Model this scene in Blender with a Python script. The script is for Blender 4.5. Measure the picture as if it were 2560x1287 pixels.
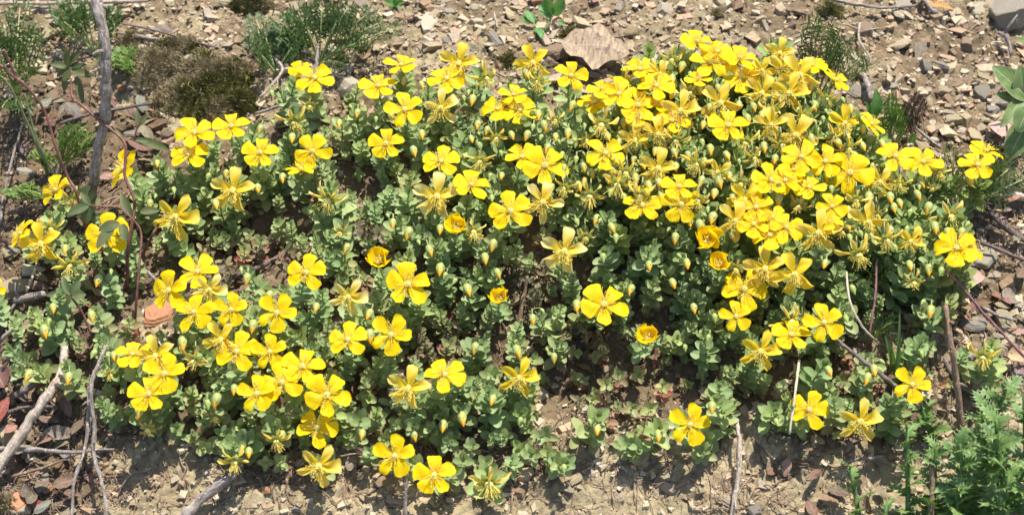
import bpy, bmesh, math, random
import numpy as np
from mathutils import Vector, Matrix, noise as mnoise

for o in list(bpy.data.objects): bpy.data.objects.remove(o, do_unlink=True)
SC = bpy.context.scene
COL = SC.collection
R = math.radians
random.seed(7)
RNG = np.random.default_rng(11)

# ------------------------------------------------------------------ camera
LENS = 62.0
DIST = 1.38
PITCH = R(43)
FWD = Vector((0, math.cos(PITCH), -math.sin(PITCH)))
UPV = Vector((0, math.sin(PITCH), math.cos(PITCH)))
RT = Vector((1, 0, 0))
CAM = -FWD * DIST
cd = bpy.data.cameras.new('camera')
cam = bpy.data.objects.new('camera', cd); COL.objects.link(cam)
cam.location = CAM
cam.rotation_euler = (math.pi / 2 - PITCH, 0, 0)
cd.lens = LENS; cd.sensor_width = 36; cd.clip_start = 0.01; cd.clip_end = 200
cd.dof.use_dof = True; cd.dof.focus_distance = 1.33; cd.dof.aperture_fstop = 8.0
SC.camera = cam
SC.render.resolution_x = 1024; SC.render.resolution_y = 514

# ------------------------------------------------------------------ sky, sun, exposure
SUN_EL, SUN_AZ = R(68), R(30)      # azimuth measured from +Y (behind the plants) towards +X (right)
w = bpy.data.worlds.new('World'); SC.world = w; w.use_nodes = True
nt = w.node_tree; nt.nodes.clear()
sky = nt.nodes.new('ShaderNodeTexSky'); sky.sky_type = 'NISHITA'; sky.sun_disc = False
sky.sun_elevation = SUN_EL; sky.sun_rotation = SUN_AZ
bg = nt.nodes.new('ShaderNodeBackground'); bg.inputs[1].default_value = 0.13
wo = nt.nodes.new('ShaderNodeOutputWorld')
nt.links.new(sky.outputs[0], bg.inputs[0]); nt.links.new(bg.outputs[0], wo.inputs[0])
sl = bpy.data.lights.new('sun', 'SUN'); sl.energy = 4.9; sl.angle = R(0.5); sl.color = (1.0, 0.955, 0.88)
so = bpy.data.objects.new('sun', sl); COL.objects.link(so)
sdir = Vector((math.sin(SUN_AZ) * math.cos(SUN_EL), math.cos(SUN_AZ) * math.cos(SUN_EL), math.sin(SUN_EL)))
so.rotation_euler = sdir.to_track_quat('Z', 'Y').to_euler()
so.location = sdir * 3
SC.view_settings.view_transform = 'Standard'; SC.view_settings.look = 'None'
SC.view_settings.exposure = 0.82; SC.view_settings.gamma = 1
SC.cycles.transparent_max_bounces = 4
SC.cycles.max_bounces = 6

# ------------------------------------------------------------------ noise and ground height
def _h(ix, iy, s):
    n = (ix.astype(np.int64) * 374761393 + iy.astype(np.int64) * 668265263 + s * 974634777) & 0xffffffff
    n = ((n ^ (n >> 13)) * 1274126177) & 0xffffffff
    return ((n ^ (n >> 16)) & 0xffffff) / float(0xffffff)
def vn(x, y, s=0):
    ix = np.floor(x); iy = np.floor(y); fx = x - ix; fy = y - iy
    fx = fx * fx * (3 - 2 * fx); fy = fy * fy * (3 - 2 * fy)
    a = _h(ix, iy, s); b = _h(ix + 1, iy, s); c = _h(ix, iy + 1, s); d = _h(ix + 1, iy + 1, s)
    return (a * (1 - fx) + b * fx) * (1 - fy) + (c * (1 - fx) + d * fx) * fy - 0.5
def fbm(x, y, f, o, s=0):
    v = 0; a = 1
    for i in range(o):
        v = v + a * vn(x * f + 13.1 * i, y * f - 7.7 * i, s + i); f *= 2.03; a *= 0.5
    return v
def worley(x, y, f, s=0):
    X = x * f; Y = y * f; ix = np.floor(X); iy = np.floor(Y)
    f1 = np.full(X.shape, 9.0); f2 = np.full(X.shape, 9.0); cid = np.zeros(X.shape)
    for dx in (-1, 0, 1):
        for dy in (-1, 0, 1):
            cx = ix + dx; cy = iy + dy
            px = cx + _h(cx, cy, s + 5); py = cy + _h(cx, cy, s + 9)
            d = np.hypot(X - px, Y - py)
            nearer = d < f1
            cid = np.where(nearer, _h(cx, cy, s + 17), cid)
            f2 = np.where(nearer, f1, np.minimum(f2, d)); f1 = np.where(nearer, d, f1)
    return f1, f2, cid

def ray(px, py):
    k = 36.0 / LENS / 2560
    return (FWD + RT * ((px - 1280) * k) + UPV * (-(py - 643.5) * k))
SLOPE = 0.21
def plane_hit(px, py):
    d = ray(px, py)
    t = (SLOPE * CAM.y - CAM.z) / (d.z - SLOPE * d.y)
    p = CAM + d * t
    return p.x, p.y
MOUNDS = []
for (px, py, rx, ry, h) in [(1860, 400, .24, .20, .040), (1000, 400, .22, .14, .020), (780, 920, .17, .09, .014),
                            (2050, 820, .14, .10, .012), (500, 230, .07, .05, .015), (650, 610, .10, .035, -.016),
                            (1500, 935, .11, .045, -.018), (1100, 840, .04, .04, -.012), (330, 720, .06, .05, -.008)]:
    x, y = plane_hit(px, py); MOUNDS.append((x, y, rx, ry, h))
def S(x, y):
    x = np.asarray(x, float); y = np.asarray(y, float)
    z = SLOPE * np.clip(y, -1.5, 3) + 0.05 * np.maximum(np.abs(y) - 2, 0)
    for (mx, my, rx, ry, h) in MOUNDS:
        z = z + h * np.exp(-((x - mx) / rx) ** 2 - ((y - my) / ry) ** 2)
    return z + 0.012 * fbm(x, y, 6, 2, 3)
def G(x, y):
    x = np.asarray(x, float); y = np.asarray(y, float)
    z = S(x, y) + 0.008 * fbm(x, y, 22, 3, 21)
    f1, f2, c = worley(x + .003 * vn(x * 90, y * 90, 4), y + .003 * vn(x * 90, y * 90, 8), 62, 31)
    z = z + (0.0024 * (c - .4)) * np.clip((f2 - f1) * 3, 0, 1) - 0.0016 * np.clip(1 - (f2 - f1) * 7, 0, 1)
    g1, g2, c2 = worley(x, y, 190, 55)
    z = z + 0.0030 * (c2 - .3) * np.clip((g2 - g1) * 3, 0, 1)
    h1, h2, c3 = worley(x, y, 380, 77)
    return z + 0.0030 * fbm(x, y, 130, 4, 71) + 0.0020 * (c3 - .4) * np.clip((h2 - h1) * 3, 0, 1)
def hit(px, py, off=0.0, fn=S):
    d = ray(px, py); t0, t1 = 0.6, 3.0
    for _ in range(34):
        t = (t0 + t1) / 2; p = CAM + d * t
        if p.z > float(fn(p.x, p.y)) + off: t0 = t
        else: t1 = t
    return CAM + d * t1
def gz(x, y): return float(G(x, y))
def pxm(p):       # metres covered by one photo pixel at point p
    return (p - CAM).dot(FWD) * 36.0 / LENS / 2560

# ------------------------------------------------------------------ mesh helpers
class MB:
    def __init__(s): s.v = []; s.f = []; s.uv = []; s.c = []; s.mi = []
    def add(s, vs, fs, uvs=None, col=(0, .5, 0), mi=0):
        b = len(s.v); s.v.extend([tuple(p) for p in vs])
        s.c.extend([col] * len(vs))
        for f in fs:
            s.f.append([b + i for i in f]); s.mi.append(mi)
            if uvs is None: s.uv.extend([(0, 0)] * len(f))
            else: s.uv.extend([uvs[i] for i in f])
    def tube(s, pts, rad, n=5, col=(0, .5, 0), mi=0, cap=True, wob=0.0):
        pts = [Vector(p) for p in pts]; vs = []; uv = []
        L = 0
        for i, p in enumerate(pts):
            t = (pts[min(i + 1, len(pts) - 1)] - pts[max(i - 1, 0)])
            if t.length < 1e-9: t = Vector((0, 0, 1))
            t.normalize()
            if i == 0:
                a = t.orthogonal().normalized()
            else:
                a = (a - t * a.dot(t)); a = a.normalized() if a.length > 1e-6 else t.orthogonal().normalized()
                L += (p - pts[i - 1]).length
            b = t.cross(a); r = rad[i] if hasattr(rad, '__len__') else rad
            for k in range(n):
                q = 2 * math.pi * k / n
                rr = r * (1 + wob * random.uniform(-1, 1))
                vs.append(p + (a * math.cos(q) + b * math.sin(q)) * rr); uv.append((k / n, L * 20))
        fs = []
        for i in range(len(pts) - 1):
            for k in range(n):
                k2 = (k + 1) % n
                fs.append((i * n + k, i * n + k2, (i + 1) * n + k2, (i + 1) * n + k))
        if cap:
            fs.append(tuple(range(n))[::-1]); fs.append(tuple((len(pts) - 1) * n + k for k in range(n)))
        s.add(vs, fs, uv, col, mi)
    def build(s, name, mats, parent=None, smooth=True, link=True):
        me = bpy.data.meshes.new(name)
        me.from_pydata(s.v, [], s.f)
        u = me.uv_layers.new(name='UVMap'); u.data.foreach_set('uv', np.array(s.uv, np.float32).ravel())
        ca = me.color_attributes.new('Col', 'FLOAT_COLOR', 'POINT')
        c = np.ones((len(s.v), 4), np.float32); c[:, :3] = np.array(s.c, np.float32).reshape(-1, 3)
        ca.data.foreach_set('color', c.ravel())
        if not isinstance(mats, (list, tuple)): mats = [mats]
        for m in mats: me.materials.append(m)
        me.polygons.foreach_set('material_index', s.mi)
        if smooth: me.polygons.foreach_set('use_smooth', [True] * len(s.f))
        me.update()
        o = bpy.data.objects.new(name, me)
        if link: COL.objects.link(o)
        if parent: o.parent = parent
        return o

def tag(o, label=None, cat=None, group=None, kind=None):
    if label: o['label'] = label
    if cat: o['category'] = cat
    if group: o['group'] = group
    if kind: o['kind'] = kind
    return o
def empty(name, mat, link=True):
    o = bpy.data.objects.new(name, None); o.empty_display_size = 0.005
    if link: COL.objects.link(o)
    o.matrix_basis = mat
    return o
def copy_in(src, parent, mat=None, color=None):
    c = src.copy(); COL.objects.link(c); c.parent = parent
    if mat is not None: c.matrix_basis = mat
    if color is not None: c.color = color
    return c
def frame(z, xh):
    z = Vector(z).normalized(); x = Vector(xh); x = x - z * x.dot(z)
    if x.length < 1e-5: x = z.orthogonal()
    x.normalize(); y = z.cross(x)
    return Matrix((x, y, z)).transposed()
def trs(loc, rot3, sc=1.0):
    return Matrix.Translation(loc) @ rot3.to_4x4() @ Matrix.Scale(sc, 4)
def rndrot(ax=None):
    return Matrix.Rotation(random.uniform(0, 6.283), 3, 'Z')

# a blade-like surface on a centre line; returns verts, faces, uvs.  local: along +X, up +Z
def blade(L, W, prof, e0, e1, nu=4, nv=6, cup=0.0, roll=0.0, twist=0.0, wave=0.0, asym=0.0, ph=0.0, tipbend=0.0, skew=0.0, rag=0.0):
    vs = []; uv = []; x = 0; z = 0
    for j in range(nv + 1):
        v = j / nv
        e = e0 + (e1 - e0) * v + tipbend * max(0, v - .7)
        if j: x += L / nv * math.cos(e); z += L / nv * math.sin(e)
        hw = W / 2 * prof(v)
        sk = skew * L * v * v
        tw = twist * v
        for i in range(nu + 1):
            u = i / nu * 2 - 1
            s = u * hw * (1 + asym * u) + sk + (rag * W * math.sin(9.7 * v + 5 * u + ph * 3) * abs(u) * v)
            if roll:
                a = u * roll * (0.3 + 0.7 * v); yy = sk + hw * math.sin(a) / max(abs(roll), 1e-3); zz = hw * (1 - math.cos(a)) / max(abs(roll), 1e-3)
            else:
                yy = s; zz = 0
            zz += cup * hw * u * u + wave * hw * math.sin(7 * v + 3 * u + ph)
            y2 = yy * math.cos(tw) - zz * math.sin(tw); z2 = yy * math.sin(tw) + zz * math.cos(tw)
            vs.append(Vector((x - z2 * math.sin(e), y2, z + z2 * math.cos(e)))); uv.append((i / nu, v))
            if rag and j == nv: vs[-1].x += rag * L * math.sin(u * 4 + ph)
    fs = [(j * (nu + 1) + i, j * (nu + 1) + i + 1, (j + 1) * (nu + 1) + i + 1, (j + 1) * (nu + 1) + i) for j in range(nv) for i in range(nu)]
    return vs, fs, uv
def xf(vs, m): return [m @ v for v in vs]
def rotz(a, off=(0, 0, 0)): return Matrix.Translation(off) @ Matrix.Rotation(a, 4, 'Z')

# ------------------------------------------------------------------ materials
class NT:
    def __init__(s, name):
        s.m = bpy.data.materials.new(name); s.m.use_nodes = True; s.t = s.m.node_tree; s.t.nodes.clear()
        s.out = s.n('ShaderNodeOutputMaterial')
    def n(s, ty, **k):
        x = s.t.nodes.new(ty)
        for a, b in k.items(): setattr(x, a, b)
        return x
    def l(s, a, b): s.t.links.new(a, b)
    def val(s, sock, v):
        if isinstance(v, (int, float)): sock.default_value = v
        elif isinstance(v, (tuple, list)): sock.default_value = (*v, 1) if len(v) == 3 and sock.type == 'RGBA' else v
        else: s.l(v, sock)
    def math(s, op, a, b=None, c=None, clamp=False):
        x = s.n('ShaderNodeMath', operation=op, use_clamp=clamp); s.val(x.inputs[0], a)
        if b is not None: s.val(x.inputs[1], b)
        if c is not None: s.val(x.inputs[2], c)
        return x.outputs[0]
    def mix(s, f, a, b, mode='MIX'):
        x = s.n('ShaderNodeMix', data_type='RGBA', blend_type=mode)
        s.val(x.inputs[0], f); s.val(x.inputs[6], a); s.val(x.inputs[7], b)
        return x.outputs[2]
    def noise(s, sc, det=3, vec=None, rough=.55, dist=0):
        x = s.n('ShaderNodeTexNoise'); x.inputs['Scale'].default_value = sc; x.inputs['Detail'].default_value = det
        x.inputs['Roughness'].default_value = rough; x.inputs['Distortion'].default_value = dist
        if vec is not None: s.l(vec, x.inputs['Vector'])
        return x.outputs[0]
    def ramp(s, f, stops):
        x = s.n('ShaderNodeValToRGB'); s.val(x.inputs[0], f); e = x.color_ramp.elements
        e[0].position, e[0].color = stops[0][0], (*stops[0][1], 1)
        e[1].position, e[1].color = stops[-1][0], (*stops[-1][1], 1)
        for p, c in stops[1:-1]:
            q = e.new(p); q.color = (*c, 1)
        return x.outputs[0]
    def sm(s, v, a, b):
        x = s.n('ShaderNodeMapRange', interpolation_type='SMOOTHSTEP'); s.val(x.inputs[0], v)
        x.inputs[1].default_value = a; x.inputs[2].default_value = b
        return x.outputs[0]
    def bump(s, h, st, d):
        x = s.n('ShaderNodeBump'); x.inputs['Strength'].default_value = st; x.inputs['Distance'].default_value = d
        s.l(h, x.inputs['Height']); return x.outputs[0]
    def finish(s, col, rough=.6, trans=0.0, tcol=None, nrm=None, spec=.4):
        p = s.n('ShaderNodeBsdfPrincipled'); s.val(p.inputs['Base Color'], col); s.val(p.inputs['Roughness'], rough)
        p.inputs['Specular IOR Level'].default_value = spec
        if nrm is not None: s.l(nrm, p.inputs['Normal'])
        o = p.outputs[0]
        if trans:
            t = s.n('ShaderNodeBsdfTranslucent'); s.val(t.inputs[0], tcol if tcol is not None else col)
            mx = s.n('ShaderNodeMixShader'); s.val(mx.inputs[0], trans); s.l(o, mx.inputs[1]); s.l(t.outputs[0], mx.inputs[2]); o = mx.outputs[0]
        s.l(o, s.out.inputs[0]); return s.m
    def uv(s):
        x = s.n('ShaderNodeUVMap'); x.uv_map = 'UVMap'; q = s.n('ShaderNodeSeparateXYZ'); s.l(x.outputs[0], q.inputs[0]); return x.outputs[0], q.outputs[0], q.outputs[1]
    def col(s):
        x = s.n('ShaderNodeAttribute'); x.attribute_name = 'Col'; q = s.n('ShaderNodeSeparateColor'); s.l(x.outputs['Color'], q.inputs[0]); return q.outputs
    def obj(s):
        x = s.n('ShaderNodeObjectInfo'); q = s.n('ShaderNodeSeparateColor'); s.l(x.outputs['Color'], q.inputs[0]); return x, q.outputs
    def gen(s): return s.n('ShaderNodeTexCoord').outputs['Object']

def mat_leaf():
    t = NT('glaucous_leaf'); uvv, u, v = t.uv(); c = t.col(); oi, oc = t.obj()
    edge = t.sm(t.math('ABSOLUTE', t.math('SUBTRACT', u, .5)), .36, .5)
    g = t.mix(c[1], (.198, .300, .104), (.355, .452, .195))
    g = t.mix(t.math('MULTIPLY', t.noise(900, 3, t.gen()), .4), g, (.36, .44, .21))
    g = t.mix(t.math('MULTIPLY', oc[1], 1.0), g, (.27, .36, .09))
    mid = t.sm(t.math('ABSOLUTE', t.math('SUBTRACT', u, .5)), .06, .0)
    g = t.mix(t.math('MULTIPLY', mid, .3), g, (.30, .38, .24))
    g = t.mix(oc[2], g, t.mix(c[1], (.10, .055, .04), (.30, .19, .13)))
    red = t.math('MULTIPLY', oc[0], t.math('ADD', t.math('MULTIPLY', edge, .7), t.math('ADD', t.math('MULTIPLY', c[0], 1.2), .12)), clamp=True)
    g = t.mix(red, g, (.34, .105, .095))
    g = t.mix(t.math('MULTIPLY', edge, .35), g, (.36, .36, .24))
    g = t.mix(1.0, g, t.ramp(oi.outputs['Random'], [(0, (.84, .90, .88)), (.5, (1, 1, 1)), (1, (1.16, 1.10, .92))]), 'MULTIPLY')
    n = t.bump(t.noise(600, 3, t.gen()), .25, .0008)
    return t.finish(g, .55, .32, t.mix(.5, g, (.36, .46, .10)), n, .35)
def mat_petal():
    t = NT('yellow_petal'); uvv, u, v = t.uv(); c = t.col(); oi, oc = t.obj()
    y = t.mix(v, (.93, .62, .004), (.97, .70, .008))
    mp = t.n('ShaderNodeMapping'); mp.inputs['Scale'].default_value = (26, 2.2, 1); t.l(uvv, mp.inputs['Vector'])
    vein = t.noise(1.0, 2, mp.outputs[0])
    vn_ = t.sm(vein, .50, .66)
    y = t.mix(t.math('MULTIPLY', vn_, t.math('ADD', .14, t.math('MULTIPLY', oc[0], .35))), y, (.86, .55, .006))
    # blackish dots and dashes in the middle of a fresh petal
    mp2 = t.n('ShaderNodeMapping'); mp2.inputs['Scale'].default_value = (11, 10, 1); t.l(uvv, mp2.inputs['Vector'])
    ad = t.n('ShaderNodeVectorMath', operation='ADD'); t.l(mp2.outputs[0], ad.inputs[0]); t.l(c[1], ad.inputs[1])
    vo = t.n('ShaderNodeTexVoronoi'); vo.inputs['Scale'].default_value = 1.0; t.l(ad.outputs[0], vo.inputs['Vector'])
    mask = t.math('MULTIPLY', t.sm(v, .22, .4), t.sm(v, .90, .70))
    mask = t.math('MULTIPLY', mask, t.sm(t.math('ABSOLUTE', t.math('SUBTRACT', u, .5)), .44, .30))
    mask = t.math('MULTIPLY', mask, t.sm(t.noise(3.1, 1, ad.outputs[0]), .38, .48))
    dots = t.math('MULTIPLY', t.sm(vo.outputs['Distance'], .27, .17), mask)
    dots = t.math('MULTIPLY', dots, oc[1])
    y = t.mix(t.math('MULTIPLY', dots, .8), y, (.36, .20, .004))
    # fading petals pale from the rim inwards
    fade = t.math('MULTIPLY', oc[0], t.math('ADD', t.sm(t.math('ADD', v, t.math('MULTIPLY', t.noise(2.5, 2, ad.outputs[0]), .5)), .55, 1.25), .18), clamp=True)
    y = t.mix(fade, y, (.92, .78, .30))
    y = t.mix(oc[2], y, (.62, .42, .14))
    n = t.bump(vein, .25, .0005)
    return t.finish(y, .55, .48, y, n, .15)
def simple(name, c1, c2, sc=200, rough=.6, trans=0, bs=.3, bd=.0006, rnd=.0, tcol=None, spec=.35):
    t = NT(name); f = t.noise(sc, 4, t.gen()); g = t.mix(t.sm(f, .3, .7), c1, c2)
    if rnd:
        oi, oc = t.obj(); g = t.mix(1.0, g, t.ramp(oi.outputs['Random'], [(0, (1 - rnd,) * 3), (1, (1 + rnd,) * 3)]), 'MULTIPLY')
    return t.finish(g, rough, trans, tcol, t.bump(f, bs, bd), spec)
def mat_bud():
    t = NT('bud_skin'); uvv, u, v = t.uv(); oi, oc = t.obj()
    st = t.n('ShaderNodeMapping'); st.inputs['Scale'].default_value = (16, 1.2, 1); t.l(uvv, st.inputs['Vector'])
    s_ = t.noise(1, 2, st.outputs[0])
    g = t.ramp(t.math('ADD', v, t.math('MULTIPLY', t.math('SUBTRACT', s_, .5), .25)),
               [(0, (.28, .35, .10)), (.35, (.48, .47, .13)), (.60, (.62, .52, .13)), (.70, (.66, .44, .06)), (.76, (.84, .46, .02)), (1, (.76, .30, .012))])
    g = t.mix(oc[0], g, (.36, .44, .12))
    return t.finish(g, .5, .18, g, t.bump(s_, .4, .0005), .3)
def mat_stone():
    t = NT('shale_stone'); oi, oc = t.obj(); P = t.gen()
    f = t.noise(60, 6, P, .62); f2 = t.noise(320, 4, P, .6)
    base = oi.outputs['Color']
    g = t.mix(t.sm(f, .35, .68), t.mix(1, base, (.62, .60, .58), 'MULTIPLY'), t.mix(1, base, (1.18, 1.15, 1.10), 'MULTIPLY'))
    g = t.mix(t.math('MULTIPLY', t.sm(f2, .55, .75), .35), g, (.40, .35, .27))
    g = t.mix(t.math('MULTIPLY', t.sm(t.noise(24, 3, P), .58, .72), .25), g, (.22, .13, .065))
    h = t.math('ADD', t.math('MULTIPLY', f, 1.0), t.math('MULTIPLY', f2, .5))
    return t.finish(g, .85, 0, None, t.bump(h, .55, .0018), .2)
def mat_soil():
    t = NT('crumbly_soil'); P = t.gen(); c = t.col()
    a = t.noise(14, 5, P, .6); b = t.noise(110, 5, P, .65); d = t.noise(520, 4, P, .7)
    g = t.ramp(a, [(.30, (.245, .195, .115)), (.5, (.335, .275, .165)), (.70, (.41, .345, .212))])
    g = t.mix(t.sm(b, .35, .68), t.mix(1, g, (.74, .70, .66), 'MULTIPLY'), g)
    g = t.mix(t.math('MULTIPLY', t.sm(d, .56, .72), .45), g, (.50, .42, .31))
    g = t.mix(t.math('MULTIPLY', t.sm(t.noise(38, 3, P), .60, .70), .5), g, (.20, .13, .08))
    g = t.mix(t.math('MULTIPLY', c[0], .85), g, t.mix(b, (.068, .046, .027), (.19, .13, .08)))  # mask darkens soil for litter and for shade painted into the colour
    h = t.math('ADD', t.math('MULTIPLY', b, 1.0), t.math('MULTIPLY', d, .45))
    return t.finish(g, .95, 0, None, t.bump(h, .8, .0028), .1)
def mat_bark(name, c1, c2, c3, sc=1.0):
    t = NT(name); uvv, u, v = t.uv(); P = t.gen()
    mp = t.n('ShaderNodeMapping'); mp.inputs['Scale'].default_value = (7 * sc, 4.0, 1); t.l(uvv, mp.inputs['Vector'])
    f = t.noise(1.3, 5, mp.outputs[0], .65, .4); q = t.noise(260, 4, P, .6)
    g = t.ramp(f, [(.30, c1), (.5, c2), (.72, c3)])
    g = t.mix(t.math('MULTIPLY', t.sm(q, .5, .7), .5), g, c1)
    g = t.mix(t.math('MULTIPLY', t.sm(t.noise(520, 2, P), .60, .66), .7), g, tuple(min(.8, x * 1.35) for x in c3))
    return t.finish(g, .85, 0, None, t.bump(t.math('ADD', f, t.math('MULTIPLY', q, .5)), .8, .0012), .2)
def mat_dead():
    t = NT('dead_leaf'); uvv, u, v = t.uv(); oi, oc = t.obj(); P = t.gen()
    mp = t.n('ShaderNodeMapping'); mp.inputs['Scale'].default_value = (2, 12, 1); mp.inputs['Rotation'].default_value = (0, 0, .5); t.l(uvv, mp.inputs['Vector'])
    f = t.noise(2, 4, mp.outputs[0]); q = t.noise(150, 3, P)
    g = t.mix(t.sm(f, .35, .65), t.mix(1, oi.outputs['Color'], (.6, .55, .52), 'MULTIPLY'), oi.outputs['Color'])
    mid = t.sm(t.math('ABSOLUTE', t.math('SUBTRACT', u, .5)), .035, .0)
    g = t.mix(t.math('MULTIPLY', mid, .5), g, (.42, .34, .24))
    g = t.mix(t.math('MULTIPLY', t.sm(q, .60, .66), .75), g, (.10, .055, .05))
    return t.finish(g, .7, .12, g, t.bump(f, .5, .0008), .3)

def mat_broad():
    t = NT('broad_leaf'); uvv, u, v = t.uv(); f = t.noise(110, 4, t.gen()); d = t.math('ABSOLUTE', t.math('SUBTRACT', u, .5))
    g = t.mix(t.sm(f, .35, .65), (.085, .15, .035), (.17, .25, .075))
    w_ = t.n('ShaderNodeTexWave'); w_.inputs['Scale'].default_value = 1; mp = t.n('ShaderNodeMapping'); mp.inputs['Scale'].default_value = (0, 3.2, 1); t.l(uvv, mp.inputs['Vector'])
    ad = t.n('ShaderNodeCombineXYZ'); t.l(t.math('SUBTRACT', t.math('MULTIPLY', v, 2.6), t.math('MULTIPLY', d, 2.4)), ad.inputs[0]); t.l(ad.outputs[0], w_.inputs['Vector']); w_.inputs['Distortion'].default_value = .5
    vein = t.sm(w_.outputs['Fac'], .82, .98)
    g = t.mix(t.math('MULTIPLY', vein, .4), g, (.30, .38, .17)); g = t.mix(t.math('MULTIPLY', t.sm(d, .04, .0), .7), g, (.42, .40, .25)); g = t.mix(t.math('MULTIPLY', t.sm(d, .44, .49), .7), g, (.45, .30, .24))
    return t.finish(g, .55, .22, g, t.bump(t.math('ADD', f, vein), .5, .0012), .4)
M = dict(
    leaf=mat_leaf(), petal=mat_petal(), bud=mat_bud(), stone=mat_stone(), soil=mat_soil(), dead=mat_dead(),
    stem=simple('green_stem', (.20, .27, .10), (.30, .30, .13), 300, .55, .1),
    oldstem=simple('woody_stem', (.16, .08, .05), (.30, .17, .11), 300, .7),
    filament=simple('stamen_filament', (.94, .78, .12), (.95, .82, .22), 900, .5, .35),
    anther=simple('anther', (.90, .66, .10), (.88, .70, .25), 900, .7),
    ovary=simple('ovary', (.82, .72, .16), (.92, .82, .34), 900, .5, .15),
    sepal=simple('sepal', (.30, .38, .14), (.42, .47, .19), 500, .55, .25, tcol=(.5, .55, .1)),
    pod=simple('seed_pod', (.45, .45, .17), (.56, .48, .22), 500, .55, .1),
    feather=simple('feathery_leaf', (.042, .082, .018), (.085, .135, .034), 400, .5, .25, tcol=(.14, .22, .04)),
    feather_light=simple('light_feathery_leaf', (.13, .21, .045), (.21, .30, .08), 400, .5, .3, tcol=(.2, .35, .04)),
    brownfeather=simple('brown_young_leaf', (.12, .09, .05), (.22, .13, .09), 300, .6, .2),
    petiole=simple('pale_petiole', (.30, .38, .14), (.42, .46, .2), 200, .5, .2),
    thistle=simple('thistle_leaf', (.07, .140, .030), (.20, .30, .095), 90, .5, .22, .6, .0012, tcol=(.16, .28, .045), spec=.35),
    broad=mat_broad(),
    weed=simple('weed_leaf', (.08, .20, .05), (.14, .30, .08), 200, .5, .3, tcol=(.15, .35, .05)),
    grass=simple('grass_blade', (.10, .19, .05), (.16, .26, .08), 200, .5, .3, tcol=(.2, .35, .05)),
    rose=simple('rose_leaf', (.060, .095, .035), (.14, .13, .055), 70, .6, .2, .5, .0008, tcol=(.18, .22, .04), spec=.25),
    rosestem=simple('rose_stem', (.11, .045, .035), (.22, .09, .065), 150, .5, 0, .5, .0008),
    thorn=simple('thorn', (.5, .36, .3), (.6, .45, .4), 150, .5),
    moss=simple('moss', (.075, .075, .018), (.20, .175, .055), 120, .8, .15, rnd=.1, tcol=(.15, .15, .02)),
    mossdry=simple('dry_moss', (.24, .18, .09), (.38, .31, .17), 120, .8, .15),
    bark=mat_bark('weathered_bark', (.09, .07, .06), (.24, .20, .17), (.44, .39, .34)),
    palebark=mat_bark('bleached_wood', (.17, .12, .085), (.36, .29, .225), (.54, .47, .39)),
    darkbark=mat_bark('dark_bark', (.07, .05, .042), (.15, .11, .095), (.25, .20, .18)),
    brownbark=mat_bark('brown_stalk', (.15, .085, .05), (.25, .16, .10), (.38, .27, .19)),
    purple=mat_bark('purple_stem', (.14, .05, .06), (.24, .11, .12), (.36, .22, .20)),
    straw=mat_bark('straw', (.42, .33, .20), (.58, .48, .33), (.70, .62, .48)),
    greenbark=mat_bark('green_stem_skin', (.10, .13, .05), (.18, .22, .09), (.28, .30, .14)),
    litter=simple('dry_litter', (.11, .065, .045), (.34, .24, .17), 40, .8, .05),
)

# ------------------------------------------------------------------ the ground
def poly_in(x, y, P):
    x = np.asarray(x, float); y = np.asarray(y, float); ins = np.zeros(x.shape, bool); n = len(P)
    for i in range(n):
        x1, y1 = P[i]; x2, y2 = P[(i + 1) % n]
        if y1 == y2: continue
        c = ((y1 > y) != (y2 > y)) & (x < (x2 - x1) * (y - y1) / (y2 - y1) + x1)
        ins ^= c
    return ins
def to_px(x, y, z):      # numpy: world -> photo pixel
    dx = x - CAM.x; dy = y - CAM.y; dz = z - CAM.z
    d = dy * FWD.y + dz * FWD.z; u = dy * UPV.y + dz * UPV.z
    k = LENS / 36 * 2560
    return 1280 + dx / d * k, 643.5 - u / d * k

MAT_MAIN = [(420, 380), (450, 335), (560, 320), (640, 320), (700, 290), (800, 285), (880, 215), (960, 180), (1060, 165), (1250, 190), (1370, 235), (1400, 330), (1470, 330), (1500, 270),
            (1560, 180), (1690, 120), (1780, 110), (1960, 130), (2100, 215), (2130, 290), (2200, 325), (2230, 390), (2340, 400), (2380, 480), (2400, 560),
            (2440, 640), (2430, 700), (2350, 790), (2270, 800), (2180, 780), (2100, 830), (2200, 870), (2330, 850), (2340, 940), (2350, 1010), (2230, 1040),
            (2200, 1095), (2040, 1090), (1930, 1060), (1780, 1010), (1700, 940), (1640, 900), (1560, 860), (1380, 860), (1400, 930), (1350, 1000),
            (1340, 1080), (1420, 1130), (1420, 1170), (1340, 1150), (1290, 1180), (1200, 1160), (1000, 1140), (880, 1110), (800, 1140), (660, 1180), (560, 1160), (480, 1080),
            (380, 1060), (250, 1050), (240, 960), (180, 940), (170, 880), (230, 830), (420, 830), (420, 800), (560, 760), (560, 700), (700, 690), (690, 600), (560, 600), (450, 600), (360, 590), (350, 640), (250, 770), (140, 720),
            (130, 640), (60, 620), (60, 590), (160, 590), (250, 520), (340, 500), (380, 420)]
MAT_LEFT = [(0, 770), (70, 740), (160, 760), (280, 780), (330, 850), (240, 890), (150, 960), (60, 950), (0, 900)]
MAT_RIGHT = [(2400, 860), (2480, 870), (2480, 930), (2420, 960), (2380, 930)]
MAT_RIGHT2 = [(2380, 400), (2490, 400), (2470, 470), (2400, 480)]
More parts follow.
